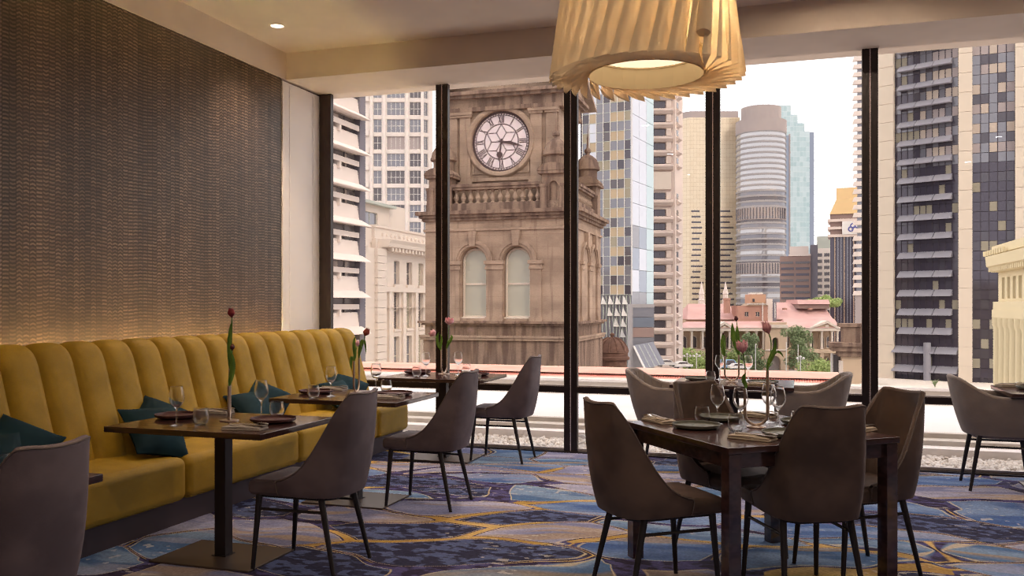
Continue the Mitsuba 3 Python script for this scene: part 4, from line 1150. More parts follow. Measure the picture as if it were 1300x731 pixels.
# --- white tower behind
B = thing('apartment_tower', 'tall white tower with grouped windows behind the sandstone bank building', 'building')
BM = place(-73.656, 154.796, 0, 18.05)
rowsz = [(40.57 - 3.31 * k - 2.55, 40.57 - 3.31 * k) for k in range(-2, 9)]
colsB = [(-4.75, -3.15, 2), (-2.15, 1.30, 4), (2.26, 4.60, 3)]
part(B, 'wall', MB().prism(holes(-6.6, 4.75, GZ, 50, [(a, b, c, d) for a, b, _ in colsB for c, d in rowsz]), 1, 0, 0.5, BM).box(-6.6, 4.75, 0.55, 9, GZ, 50, BM).out(), 'white_tower')
for s in (-5.1, -2.65, 1.78, 4.75):
    part(B, 'pier', MB().box(s - 0.28, s + 0.28, -0.35, 0.1, GZ, 50, BM).out(), 'white_tower')
for k, (c, d) in enumerate(rowsz):
    for a, b, nx in colsB:
        blank = k == 4 and nx > 2
        window(B, BM, (a + b) / 2, 0.30, (c + d) / 2, b - a, d - c, 'blind_grey' if blank else rnd.choice(['glass_dusk', 'glass_grey', 'glass_grey']), 'mullion_white', nx, 1 if blank else 2, 0.10)
    part(B, 'notch_balcony', MB().box(-6.9, -5.5, -0.5, 0.0, c - 0.7, c + 0.35, BM).out(), 'white_tower')
CH = BM @ place(4.75, 0, 0, 40)
part(B, 'chamfer_wall', MB().prism(holes(0, 2.4, GZ, 50, [(0.3, 1.35, c, d) for c, d in rowsz]), 1, 0, 0.4, CH).box(0.0, 2.4, 0.42, 3.0, GZ, 50, CH).out(), 'white_tower')
for c, d in rowsz:
    window(B, CH, 0.82, 0.20, (c + d) / 2, 1.05, d - c, 'glass_grey', 'mullion_white', 2, 1, 0.10)

# --- neoclassical stone building in front of it
Cb = thing('stone_bank_building', 'cream neoclassical stone building with a bracketed cornice left of the clock tower', 'building')
CM_ = np.eye(4)
CM_[:3, :3] = [[0, -1, 0], [1, 0, 0], [0, 0, 1]]
CM_[:3, 3] = (-51.6, 95.4, 0)
wc = [(11.9, 13.6), (15.9, 17.7), (19.9, 21.6), (23.9, 25.3)]
wr = [(2.55, 6.25), (-5.0, -1.2), (-11.2, -7.4)]
wr = [(4.1, 7.3), (-1.9, 3.1), (-8.2, -2.9)]
part(Cb, 'wall', MB().prism(holes(6.6, 26, GZ, 10.0, [(a, b, c, d) for a, b in wc for c, d in wr]), 1, 0, 0.7, CM_).box(0, 26, 0.75, 14, GZ, 10.0, CM_).out(), 'cream_stone')
for j in range(26):
    z = 8.6 - 0.95 * j
    part(Cb, 'rusticated_course', MB().box(0.0, 5.6, -0.30, 0.76, z - 0.90, z, CM_).out(), 'cream_stone')
    part(Cb, 'rusticated_course', MB().box(5.6, 8.2, -0.75, 0.76, z - 0.90, z, CM_).out(), 'cream_stone')
part(Cb, 'pier_core', MB().box(0.0, 8.1, -0.26, 0.76, GZ, 8.6, CM_).out(), 'cream_stone')
for a in (9.6, 13.9, 18.0, 22.0):
    part(Cb, 'pilaster', MB().box(a + 0.2, a + 1.1, -0.35, 0.05, GZ, 3.6, CM_).out(), 'cream_stone')
for a, b in wc:
    for c, d in wr:
        window(Cb, CM_, (a + b) / 2, 0.45, (c + d) / 2, b - a, d - c, rnd.choice(['glass_dusk', 'blind_pale', 'glass_grey']), 'frame_cream', 2, 2, 0.12)
        part(Cb, 'window_sill', MB().box(a - 0.2, b + 0.2, -0.2, 0.3, c - 0.3, c, CM_).out(), 'cream_stone')
part(Cb, 'cornice', MB().prism([(0.3, 8.3), (-0.3, 8.3), (-0.5, 8.8), (-1.5, 8.9), (-1.6, 9.35), (-1.9, 9.8), (0.3, 9.9)], 0, 7.2, 26, CM_).box(0, 3.0, -0.9, 0.5, 8.6, 9.6, CM_).out(), 'cream_stone')
for i in range(16):
    part(Cb, 'bracket', MB().box(8.6 + 1.05 * i, 9.05 + 1.05 * i, -1.35, -0.3, 8.35, 8.88, CM_).out(), 'cream_stone')
part(Cb, 'balcony_band', MB().box(8.2, 26, -0.45, 0.1, 3.1, 3.75, CM_).box(8.2, 26, -0.55, 0.1, 1.0, 1.0 + 0.05, CM_).out(), 'cream_stone')
for i, (a, b) in enumerate(wc):
    part(Cb, 'balustrade_panel', MB().box(a - 0.3, b + 0.3, -0.3, 0.05, 3.75, 4.15, CM_).out(), 'cream_stone')
part(Cb, 'attic', MB().box(6.6, 26, 0.2, 1.5, 9.8, 11.4, CM_).box(6.4, 26, 0.0, 1.6, 11.4, 11.7, CM_).box(0, 6.6, 0.6, 1.5, 9.4, 11.2, CM_).out(), 'cream_stone')
for i in range(14):
    part(Cb, 'attic_roundel', MB().cyl((8.8 + 1.3 * i, 0.22, 10.6), (8.8 + 1.3 * i, 0.08, 10.6), 0.22, n=12, M=CM_).out(), 'cream_stone')
part(Cb, 'penthouse', MB().prism(holes(3.5, 14.5, 10.0, 14.6, [(5.2, 11.0, 11.9, 13.6)]), 1, 2.0, 2.4, CM_).box(3.5, 14.5, 2.45, 8, 10, 14.6, CM_).box(14.5, 20, 2.2, 8, 10, 15.2, CM_).out(), 'cream_stone')
window(Cb, CM_, 8.1, 2.2, 12.75, 5.8, 1.7, 'glass_grey', 'pale_green_frame', 3, 1, 0.14)
part(Cb, 'flat_roof', MB().box(2.2, 15.2, 1.2, 8.4, 14.6, 14.95, CM_).out(), 'pale_green_frame')

# --- glass tower right of the clock tower
D = thing('glass_office_tower', 'glass office tower with gold spandrels and white pyramids just right of the clock tower', 'building')
D1 = place(-29.777, 163.837, 0, -9)
D2 = place(-29.777, 163.837, 0, 81)
part(D, 'core', MB().box(-10.5, -0.6, 0.35, 12.9, GZ, 52, D1).out(), 'mullion_dark')
pw, phh = 1.42, 1.82
for j in range(27):
    for i in range(7):
        z = 3.3 + phh * (j + 0.5)
        s = -pw * (i + 0.5) - 0.05
        top = j > 20  # top rows have the sky reflection put into their pane colours
        if top:
            m = rnd.choice(['glass_aqua', 'glass_pale', 'glass_blue']) if j > 21 or i in (0, 3, 4) else 'glass_grey'
        elif i in (1, 2) and j % 2 == 0:
            m = 'gold_spandrel'
        elif i == 5:
            m = 'glass_pale' if j % 3 else 'gold_spandrel'
        else:
            m = rnd.choice(['glass_grey', 'glass_grey', 'glass_slate', 'glass_dusk', 'glass_grey', 'blind_pale'])
        part(D, 'panel', shared('slab', pw - 0.10, phh - 0.10, 0.10, 0.30, m=m), None, M=D1 @ place(s, 0, z))
for i in range(8):
    part(D, 'mullion', MB().box(-pw * i - 0.11, -pw * i + 0.01, -0.05, 0.35, 3.2, 52, D1).out(), 'mullion_white')
for j in range(28):
    part(D, 'transom', MB().box(-10, 0, 0.02, 0.34, 3.25 + phh * j, 3.36 + phh * j, D1).out(), 'pale_green_frame')
for j in range(12):
    for i in range(3):
        z = -0.4 + 4.2 * (j + 0.5)
        m = ('glass_pale' if j > 3 else rnd.choice(['glass_pale', 'glass_blue', 'glass_grey'])) if i < 2 else 'glass_aqua'
        part(D, 'side_panel', shared('slab', 4.36, 4.12, 0.06, 0.25, m=m), None, M=D2 @ place(2.25 + 4.45 * i, 0, z))
part(D, 'side_wall', MB().box(0.4, 13.5, 0.26, 0.6, GZ, 52, D2).out(), 'pale_green_frame')
part(D, 'podium', MB().box(-10.2, -0.61, 0.3, 12, GZ, 3.2, D1).out(), 'glass_grey')
for i in range(15):
    s = -0.35 - 0.68 * i
    z = np.linspace(GZ, 3.1, 16)
    part(D, 'podium_fin', MB().tube([(s + 0.10 * math.sin(q * 1.1 + i), 0.15, q) for q in z], 0.10, 6, M=D1).out(), 'pale_green_frame', 50)
for r, (z0, n) in enumerate(((1.45, 4), (-0.75, 3), (-2.75, 2), (-4.75, 1))):
    for i in range(n):
        s = -1.35 - 1.42 * i - 0.38 * (3 - min(r, 3)) * 0 - 0.15 * r
        v = [(s - 0.62, 0.1, z0), (s + 0.62, 0.1, z0), (s - 0.30, 0.1, z0 + 1.75), (s - 0.25, -0.85, z0 + 0.05)]
        part(D, 'pyramid', MB().add(v, [(0, 1, 3), (1, 2, 3), (2, 0, 3), (0, 2, 1)], D1).out(), 'mullion_white')
gb = thing('glass_pavilion', 'grey framed glass box with a tilted glass canopy at the foot of the glass tower', 'pavilion')
GM = place(-27.6, 152.0, 0, 14)
part(gb, 'frame', MB().box(-0.35, 0.15, -0.2, 0.2, GZ, 1.4, GM).box(-0.35, 3.9, -0.2, 0.2, 0.9, 1.5, GM).box(-0.35, 3.9, 0.2, 7, 0.9, 1.5, GM).out(), 'band_grey')
for j in range(4):
    part(gb, 'pane', MB().box(0.15, 3.8, 0.0, 0.1, -6.0 + 1.75 * j, -4.32 + 1.75 * j, GM).out(), ('glass_grey', 'brown_clad', 'glass_blue', 'glass_grey')[j])
part(gb, 'back_wall', MB().box(-0.3, 3.9, 0.6, 7, GZ, 0.9, GM).out(), 'band_grey')
v = np.array([(0.4, -0.6, -5.8), (3.6, -0.6, -5.2), (5.2, -4.2, -8.6), (2.0, -4.2, -9.4)])
part(gb, 'canopy', MB().add(np.vstack([v, v + (0, 0.15, 0.2)]), [(0, 1, 2, 3), (4, 7, 6, 5), (0, 4, 5, 1), (1, 5, 6, 2), (2, 6, 7, 3), (3, 7, 4, 0)], GM).out(), 'glass_grey')
part(gb, 'canopy_beam', MB().tube([v[0] - (0.1, 0, 0), v[3] - (0.1, 0, 0)], 0.18, 6, M=GM).out(), 'mullion_white', 40)
for i in range(1, 4):
    part(gb, 'canopy_bar', MB().tube([v[0] + (v[1] - v[0]) * i / 4 - (0, 0.05, 0), v[3] + (v[2] - v[3]) * i / 4 - (0, 0.05, 0)], 0.06, 6, M=GM).out(), 'pale_green_frame', 40)

# --- concrete tower with stacked balconies
E_ = thing('concrete_tower', 'pale pink concrete tower with dark window bands and flared balconies', 'building')
EM = place(-31.4, 200.1, 0, 15)
part(E_, 'core', MB().box(-0.6, 4.9, 0.55, 9, GZ, 62, EM).out(), 'concrete_pink')
ES = EM @ place(4.9, 0.0, 0, 68)
part(E_, 'side_wall', MB().box(0.0, 7.0, 0.02, 1.2, GZ, 62, ES).out(), 'concrete_pink')
cz = [46.9 - 3.165 * k for k in range(-4, 5)] + [26.1] + [22.3 - 3.165 * k for k in range(11)]
for z in cz:
    window(E_, EM, 1.15, 0.30, z, 3.0, 1.45, 'glass_slate', 'mullion_dark', 5, 1, 0.10)
    part(E_, 'balcony', MB().prism([(0.6, z - 0.75), (-0.85, z - 1.05), (-0.85, z - 1.55), (-0.15, z - 2.2), (0.6, z - 2.2)], 0, -0.6, 4.4, EM).out(), 'concrete_pink')
    part(E_, 'end_fin', MB().box(2.9, 4.0, -0.1, 0.6, z - 0.8, z + 0.9, EM).out(), 'concrete_pink')
    part(E_, 'side_balcony', MB().prism([(0.1, z - 0.6), (-0.9, z - 1.4), (0.1, z - 2.0)], 0, 1.0, 3.2, ES).out(), 'concrete_pink')
    part(E_, 'side_window', MB().box(1.2, 2.8, -0.05, 0.1, z - 0.55, z + 0.7, ES).out(), 'glass_dusk')
part(E_, 'blank_panel', MB().box(-0.6, 4.0, -0.1, 0.6, 27.6, 31.6, EM).out(), 'cream_stone')

# --- golden slab tower
Fb = thing('gold_glass_tower', 'gold reflective glass tower standing partly behind the fourth mullion', 'building')
FM = place(-47.3, 405.3, 0, 18.05)
fz = [GZ, 88.0]
part(Fb, 'facade', MB().prism([(0, 0), (23.0, 0), (23.0, 16), (-3.2, 16), (-3.2, 3.0)], 2, GZ, 86.5, FM).out(), 'gold_facade')
part(Fb, 'crown', MB().prism([(0.6, 0.7), (22.4, 0.7), (22.4, 15), (-2.4, 15), (-2.4, 3.4)], 2, 86.5, 89.5, FM).out(), 'tower_grey')
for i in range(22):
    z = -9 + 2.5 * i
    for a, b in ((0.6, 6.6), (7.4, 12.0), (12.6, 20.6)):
        if z < 45:  # dark strips paint in the mirror image of a building opposite
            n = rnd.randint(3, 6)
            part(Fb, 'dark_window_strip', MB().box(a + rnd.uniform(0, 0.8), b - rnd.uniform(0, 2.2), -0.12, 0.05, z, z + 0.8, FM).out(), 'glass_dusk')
pb = thing('pink_facade_block', 'narrow pale pink building below the gold tower, beside the concrete tower', 'building')
PM = place(-39.0, 236.0, 0, 18.05)
part(pb, 'wall', MB().box(-0.4, 3.4, 0, 10, GZ, 14.0, PM).out(), 'concrete_pink')
part(pb, 'cornice', MB().box(-0.6, 3.7, -0.5, 0.2, 12.6, 13.2, PM).out(), 'concrete_pink')
for j in range(4):
    window(pb, PM, 2.2, -0.08, 8.5 - 5.2 * j, 1.2, 1.9, 'glass_dusk', 'frame_cream', 1, 2, 0.12)

# --- round grey tower with the aqua stepped tower behind
Gt = thing('round_tower', 'round grey office tower with light and dark floor rings in the distance', 'building')
gc = np.array([-15.9, 404.0, 0])
for j in range(39):
    z = -14 + 2.33 * j
    if 37.5 < z < 41 or 14.5 < z < 18.5:
        continue
    part(Gt, 'glass_ring', MB().lathe([(10.5, z), (10.5, z + 1.55)], 40, gc).out(True), 'glass_ring' if z > 52 else ('glass_ring', 'glass_grey', 'glass_dusk', 'glass_grey')[j % 4], 40)
    part(Gt, 'floor_band', MB().lathe([(10.2, z + 1.5), (10.8, z + 1.5), (10.8, z + 2.33), (10.2, z + 2.33)], 40, gc).out(True), 'band_grey', 30)
for z0, z1 in ((38.3, 43.6), (14.6, 19.6)):
    part(Gt, 'plant_band', MB().lathe([(10.2, z0), (10.75, z0), (10.75, z1), (10.2, z1)], 40, gc).out(True), 'tower_grey', 30)
    for i in range(21):
        t = math.radians(180 + 18 + i * 7.2)
        part(Gt, 'louvre', MB().cyl(gc + (10.9 * math.cos(t), 10.9 * math.sin(t), z0 + 0.3), gc + (10.9 * math.cos(t), 10.9 * math.sin(t), z1 - 0.3), 0.22, n=5).out(), 'glass_dusk')
part(Gt, 'crown', MB().lathe([(10.9, 76.5), (10.9, 82.0), (8.6, 82.0), (8.6, 88.0), (0.1, 88.0)], 40, gc).out(True), 'tower_grey', 30)
part(Gt, 'side_column', MB().box(8.6, 12.2, -1.5, 8, GZ, 76, place(*gc[:2], 0, 18.05)).out(), 'glass_blue')
part(Gt, 'side_column_edge', MB().box(11.9, 12.5, -1.7, -1.3, GZ, 76.5, place(*gc[:2], 0, 18.05)).out(), 'tower_grey')
Ga = thing('aqua_glass_tower', 'pale aqua glass tower with a stepped top behind the round grey tower', 'building')
AQ = place(-9.3, 438.7, 0, 18.05)
for i, (a, b, zt) in enumerate(((0, 6.0, 96.5), (6.0, 9.4, 92.2), (9.4, 12.8, 88.2), (12.8, 15.3, 84.2))):
    part(Ga, 'stepped_bay', MB().box(a, b, 0.3 * i, 14, GZ, zt, AQ).out(), 'aqua_facade')
part(Ga, 'end_wall', MB().box(15.3, 17.6, 1.4, 14, GZ, 84.0, AQ).out(), 'glass_blue')

# --- brown mid-rise, white block, dark tower with a peach cap, sawtooth edge
H_ = thing('brown_office_block', 'brown office block with strip windows in front of the round tower', 'building')
HM = place(-6.5, 334.4, 0, 0.5)
part(H_, 'wall', MB().box(0, 10.6, 0, 12, GZ, 19.0, HM).out(), 'brown_clad')
part(H_, 'return_wall', MB().box(10.6, 13.0, 0.8, 12, GZ, 23.0, HM).out(), 'slate_pier')
for j in range(11):
    z = 16.2 - 2.15 * j
    for a, b in ((0.1, 5.0), (5.3, 10.4)):
        part(H_, 'strip_window', MB().box(a + rnd.uniform(0, 0.4), b - rnd.uniform(0, 0.5), -0.15, 0.05, z, z + 0.85, HM).out(), rnd.choice(['glass_dusk', 'glass_violet']))
part(H_, 'plant_room', MB().box(3.4, 9.9, 1.5, 8, 19.0, 22.6, HM).out(), 'white_clad')
part(H_, 'parapet', MB().box(3.0, 10.6, -0.2, 0.6, 19.0, 19.7, HM).out(), 'white_clad')
I_ = thing('white_slab_block', 'small white block with two columns of square windows in the distance', 'building')
IM = place(5.9, 349.0, 0, -1)
part(I_, 'wall', MB().box(-0.6, 5.6, 0, 8, GZ, 22.5, IM).out(), 'white_tower')
part(I_, 'plant_room', MB().box(0.6, 5.6, 0.6, 6, 22.5, 27, IM).out(), 'pale_green_frame')
for j in range(13):
    for s in (1.5, 4.1):
        part(I_, 'window', shared('slab', 1.9, 1.25, -0.08, 0.1, m='glass_dusk'), None, M=IM @ place(s, 0, 20.0 - 2.35 * j))
J_ = thing('peach_capped_tower', 'dark tower with a peach stepped cap and a white sign panel with a triangular emblem', 'building')
JM = place(10.0, 318.8, 0, -3)
part(J_, 'shaft', MB().box(0.2, 11, 0.6, 12, GZ, 24.5, JM).out(), 'glass_violet')
for i in range(9):
    part(J_, 'mullion', MB().box(1.5 + 1.0 * i, 1.8 + 1.0 * i, 0.3, 0.7, GZ, 24.4, JM).out(), 'glass_grey' if i % 3 else 'far_brown')
for z in (24.4, 27.0, 29.6):
    part(J_, 'ledge', MB().box(-0.6, 11.5, -0.4, 12, z, z + 0.9, JM).out(), 'concrete_pink')
    part(J_, 'recess_band', MB().box(0.2, 11, 0.3, 12, z + 0.9, z + 2.6, JM).out(), 'brown_clad')
part(J_, 'cap', MB().prism([(0.0, 32.2), (11.6, 32.2), (11.6, 37.2), (2.2, 37.2)], 1, -0.2, 10, JM).box(2.2, 11.6, -0.2, 10, 37.2, 41.0, JM).out(), 'peach_cap')
sg = part(J_, 'sign_panel', MB().box(4.0, 11.6, -0.7, -0.3, 25.2, 29.6, JM).out(), 'lamp_white')
em = MB()
for t in (90, 210, 330):
    a0 = math.radians(t)
    cxm, czm = 7.4 + 0.75 * math.cos(a0), 27.3 + 0.75 * math.sin(a0)
    em.tube([(cxm + 0.72 * math.cos(q), -0.75, czm + 0.72 * math.sin(q)) for q in np.linspace(0, 2 * math.pi, 19)], 0.2, 6, caps=False, M=JM)
em.box(9.6, 10.6, -0.78, -0.7, 27.0, 27.5, JM).box(9.9, 10.3, -0.78, -0.7, 26.7, 27.8, JM)
part(sg, 'emblem', em.out(), 'emblem_blue', 50)
K_ = thing('sawtooth_tower', 'tower edge of stacked white slabs showing just left of the fifth mullion', 'building')
KM = place(9.0, 160.6, 0, -5)
part(K_, 'shaft', MB().box(0.45, 3.4, 0.4, 8, GZ, 62, KM).out(), 'glass_grey')
for j in range(46):
    z = 3.0 + 1.33 * j
    part(K_, 'slab', MB().prism([(-0.30, z), (-0.05, z + 0.75), (3.4, z + 0.75), (3.4, z)], 1, 0.0, 0.6, KM).out(), 'white_clad')
part(K_, 'lower_wall', MB().box(0.1, 3.4, 0.2, 8, GZ, 3.0, KM).out(), 'tower_grey')
R_ = thing('distant_slim_tower', 'very slim distant tower with red and grey balconies above the peach cap', 'building')
RM = place(26.5, 458.0, 0, -4)
part(R_, 'shaft', MB().box(0, 4.5, 0, 6, GZ, 62, RM).out(), 'concrete_pink')
for j in range(11):
    part(R_, 'balcony', MB().box(-0.4, 4.6, -0.5, 0.2, 38 + 2.1 * j, 38.9 + 2.1 * j, RM).out(), 'red_paint' if j > 7 else 'glass_grey')

# --- dark glass tower with cream columns and awnings, right bay
L_ = thing('awning_tower', 'dark glass tower with cream columns and rows of grey awnings filling the right window bay', 'building')
L1 = place(17.15, 179.1, 0, -27)        # first glazed bay, from column 1 to column 2
fl = 3.47


def glazed_bay(M, W, nc, awn, nm):
    bay = part(L_, nm, MB().box(0, W, 0.4, 3, -12.5, 56, M).out(), 'mullion_dark')
    cw = W / nc
    for j in range(19):
        zb = -11.6 + fl * j
        for i in range(nc):
            up = j > 10  # upper floors: paler panes and cream blinds paint in the mirrored sky
            m = rnd.choice(['glass_grey', 'glass_grey', 'glass_slate']) if up else rnd.choice(['glass_violet', 'glass_slate', 'glass_violet'])
            part(bay, 'spandrel_pane', shared('slab', round(cw - 0.10, 3), 1.66, 0.2, 0.35, m=m), None, M=M @ place(cw * (i + 0.5), 0, zb + 0.85))
            q = rnd.random()
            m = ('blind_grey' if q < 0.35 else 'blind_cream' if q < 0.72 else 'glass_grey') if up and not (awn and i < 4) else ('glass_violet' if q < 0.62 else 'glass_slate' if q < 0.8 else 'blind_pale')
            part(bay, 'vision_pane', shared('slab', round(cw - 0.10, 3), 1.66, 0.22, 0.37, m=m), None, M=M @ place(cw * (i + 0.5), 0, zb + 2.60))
    for i in range(nc + 1):
        part(bay, 'mullion', MB().box(cw * i - 0.06, cw * i + 0.06, 0.12, 0.42, -12.5, 56, M).out(), 'mullion_dark')
    if awn:
        for j in range(19):
            zb = -10.85 + fl * j
            for i in range(3):
                a, b = W * (0.07 + 0.285 * i), W * (0.07 + 0.285 * (i + 1)) - 0.14
                if j < 2:
                    a, b = W * (-0.02 + 0.345 * i), W * (-0.02 + 0.345 * (i + 1)) - 0.14
                part(bay, 'awning', MB().prism([(0.2, zb + 1.15), (-1.25, zb), (-1.25, zb - 0.12), (0.2, zb + 0.0)], 0, a, b, M).out(), 'awning_grey')
    return bay


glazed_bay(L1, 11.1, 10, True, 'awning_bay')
L1e = (L1 @ np.array([11.2, 0, 0, 1]))[:2]
L2 = place(L1e[0], L1e[1], 0, -8)
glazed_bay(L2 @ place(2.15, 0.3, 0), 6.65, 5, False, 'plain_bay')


def column(M, s0, s1, nm='column'):
    k = part(L_, nm, MB().box(s0, s1, -0.6, 1.2, -13, 56, M).out(), 'cream_stone')
    for j in range(20):
        part(k, 'stone_panel', shared('slab', round(s1 - s0 + 0.08, 3), fl - 0.07, -0.78, 0.0, m='cream_column'), None, M=M @ place((s0 + s1) / 2, 0, -13 + fl * (j + 0.5)))


column(L1, -2.8, -0.05)
column(L2, 0.0, 2.12)
column(L2, 8.8, 12.0)
part(L_, 'base_slab', MB().box(-3.5, 24, -14, 3, GZ, -12.4, L1).out(), 'coping_grey')
part(L_, 'round_pillar', MB().cyl((6.1, -0.8, -12.5), (6.1, -0.8, -5.5), 0.65, n=14, M=L1).out(), 'awning_grey', 40)

# --- cream classical building at the right edge
M_ = thing('ivory_bank', 'ivory classical building with giant columns and a heavy cornice at the right edge', 'building')
MMx = np.eye(4)
MMx[:3, :3] = [[0, 1, 0], [-1, 0, 0], [0, 0, 1]]
MMx[:3, 3] = (19.3, 100.4, 0)         # local x runs towards the camera, local -y to the street
part(M_, 'wall', MB().prism(holes(0, 30, GZ, 6.2, [(1.6 + 2.35 * i, 2.9 + 2.35 * i, 2.0, 4.1) for i in range(12)]), 1, 0, 0.5, MMx).box(0, 30, 0.55, 9, GZ, 6.2, MMx).out(), 'old_ivory')
for i in range(12):
    s = 1.05 + 2.35 * i
    part(M_, 'giant_column', MB().lathe([(0.62, GZ), (0.62, -7.6), (0.56, -7.3), (0.52, -1.0), (0.66, -0.6), (0.66, 0.1)], 14, (s, -0.1, 0), M=MMx).out(True), 'old_ivory', 40)
    window(M_, MMx, s + 1.2, 0.25, 3.05, 1.3, 2.1, 'blind_pale', 'frame_cream', 1, 1, 0.1)
    part(M_, 'bay_window', MB().box(s + 0.75, s + 1.65, -0.1, 0.05, -7.0, -0.6, MMx).out(), 'glass_dusk')
for j in range(18):
    part(M_, 'quoin', MB().box(-0.12, 0.55, -0.45, 0.1, -13 + 0.78 * j, -12.28 + 0.78 * j, MMx).out(), 'old_ivory')
part(M_, 'entablature', MB().box(-0.3, 30, -0.55, 0.3, 0.1, 0.9, MMx).box(-0.2, 30, -0.45, 0.3, 0.9, 1.7, MMx).out(), 'old_ivory')
part(M_, 'cornice', MB().prism([(0.2, 4.7), (-0.5, 4.7), (-0.6, 5.1), (-0.95, 5.3), (-1.05, 6.3), (0.2, 6.5)], 0, -0.9, 30, MMx).box(0, 30, -0.6, 5, 6.5, 7.3, MMx).out(), 'old_ivory')
for i in range(22):
    part(M_, 'dentil', MB().box(-0.6 + 0.75 * i, -0.2 + 0.75 * i, -0.8, -0.4, 4.75, 5.2, MMx).out(), 'old_ivory')
for i in range(9):
    part(M_, 'antefix', MB().box(-2.0 + 1.1 * i, -1.6 + 1.1 * i, -1.05, -0.8, 6.4, 6.9, MMx).out(), 'old_ivory')

# --- stone pier of the station close outside the fifth mullion
Np = thing('station_pier', 'sandstone pier with a moulded cornice and downpipe just left of the fifth mullion', 'pier')
NM = place(1.58, 36.0, 0, 3.0)
part(Np, 'shaft', MB().box(0, 1.0, 0, 0.9, -6, -0.55, NM).out(), 'pier_stone')
part(Np, 'cornice', MB().box(-0.45, 1.12, -0.30, 0.95, -0.20, -0.05, NM).box(-0.36, 1.08, -0.22, 0.95, -0.38, -0.20, NM).box(-0.14, 1.04, -0.12, 0.95, -0.58, -0.38, NM).out(), 'stained_stone')
part(Np, 'parapet_block', MB().box(0.03, 1.0, 0, 0.9, -0.05, 0.55, NM).box(-0.10, 1.08, -0.08, 0.95, 0.55, 0.68, NM).out(), 'stained_stone')
part(Np, 'return_wall', MB().box(-0.34, 0.0, 0.6, 0.9, -6, -0.55, NM).out(), 'glass_dusk')
part(Np, 'downpipe', MB().tube([(-0.32, 0.5, -0.5), (-0.33, 0.45, -0.7), (-0.33, 0.42, -6)], 0.05, 8, M=NM).out(), 'lamp_white', 40)
part(Np, 'pilaster_strip', MB().box(-0.09, 0.03, -0.08, 0.4, -6, -0.75, NM).out(), 'cream_stone')
part(Np, 'notice_board', MB().box(0.62, 0.95, -0.25, -0.12, -3.4, -1.6, NM).out(), 'lamp_white')

# ---------------------------------------------------------------- post office, church, trees, street things
Q = thing('post_office', 'two storey heritage building with arcades, pediments and pink roofs across the street', 'building')
# local px-like frame: 1 unit = 1 m, facade plane 230 m off
QM = place(-31.1, 231.8, 0, 18.05)
zq = lambda y: 1.4 + (386.7 - y) * 0.2059   # noqa: E731
sq = lambda x: (x - 855) * 0.2059           # noqa: E731


def loggia(x0, x1, cols, arches, nm):
    arches = [sq(a) for a in arches]
    front = holes(sq(x0), sq(x1), GZ, zq(417), [])
    for a in arches:
        front = front.difference(Polygon(arch_poly(a, 0.95, GZ - 1, zq(456), 10))).difference(Polygon([(a - 1.0, zq(443)), (a + 1.0, zq(443)), (a + 1.0, zq(421)), (a - 1.0, zq(421))]))
    w = part(Q, nm, MB().prism(front, 1, 0.4, 1.2, QM).box(sq(x0), sq(x1), 4.4, 10, GZ, zq(417), QM).box(sq(x0), sq(x1), 1.2, 4.4, zq(448), zq(444), QM).box(sq(x0), sq(x1), 1.2, 4.4, zq(418.5), zq(417), QM).out(), 'gpo_stone')
    for c in cols:
        part(w, 'column', MB().lathe([(0.42, zq(443)), (0.42, zq(442)), (0.30, zq(441.5)), (0.27, zq(422)), (0.45, zq(421)), (0.45, zq(420))], 10, (sq(c), 0, 0), M=QM).out(True), 'cream_stone', 40)
        part(w, 'pier', MB().box(sq(c) - 0.45, sq(c) + 0.45, -0.3, 0.9, GZ, zq(448), QM).out(), 'gpo_stone')
    part(w, 'balcony_band', MB().box(sq(x0), sq(x1), -0.5, 1.0, zq(448), zq(443.5), QM).out(), 'gpo_stone')
    part(w, 'entablature', MB().box(sq(x0) - 0.3, sq(x1) + 0.3, -0.6, 1.2, zq(420), zq(415.5), QM).out(), 'cream_stone')
    for a in arches:
        for z0, zs, nmw in ((zq(443), zq(431), 'upper_window'), (GZ + 0.2, zq(458), 'street_door')):
            k = part(w, nmw, MB().prism(Polygon(arch_poly(a, 0.85, z0, zs, 10)).difference(Polygon(arch_poly(a, 0.68, z0 + 0.15, zs, 10))), 1, 4.2, 4.4, QM).out(), 'frame_cream')
            if nmw == 'street_door':
                part(w, 'door_glass', MB().prism(arch_poly(a, 0.68, z0 + 0.15, zs, 10), 1, 4.3, 4.42, QM).out(), 'glass_dusk')
            else:
                part(w, 'window_glass', MB().prism(arch_poly(a, 0.68, z0 + 0.15, zs, 10), 1, 4.3, 4.42, QM).out(), 'glass_dusk')
    return w


loggia(863, 916, (866, 878, 892, 904, 915), (872, 885, 898, 910), 'left_wing')
loggia(916, 970, (917, 926, 935, 948, 960, 969), (921.5, 930.5, 941, 954, 964), 'middle_wing')
loggia(997, 1024, (998, 1010, 1023), (1004, 1017), 'right_wing')
loggia(1026, 1064, (1029, 1043, 1056, 1063), (1036, 1049.5, 1060), 'pavilion')
tp_ = part(Q, 'entrance_block', MB().prism(Polygon([(sq(970), GZ), (sq(997), GZ), (sq(997), zq(409)), (sq(970), zq(409))]).difference(Polygon(arch_poly(sq(982), 1.6, GZ - 1, zq(459), 14))).difference(Polygon(arch_poly(sq(983), 0.8, zq(444), zq(432), 10))), 1, -1.0, 0.4, QM).box(sq(970), sq(997), 0.9, 10, GZ, zq(409), QM).out(), 'gpo_stone')
part(tp_, 'cornice', MB().box(sq(969), sq(998), -1.6, 0.5, zq(416), zq(412), QM).box(sq(970), sq(997), -1.3, 0.5, zq(445), zq(443), QM).out(), 'cream_stone')
part(tp_, 'doorway', MB().box(sq(973), sq(992), 0.5, 0.85, GZ, zq(443), QM).out(), 'tower_grey')
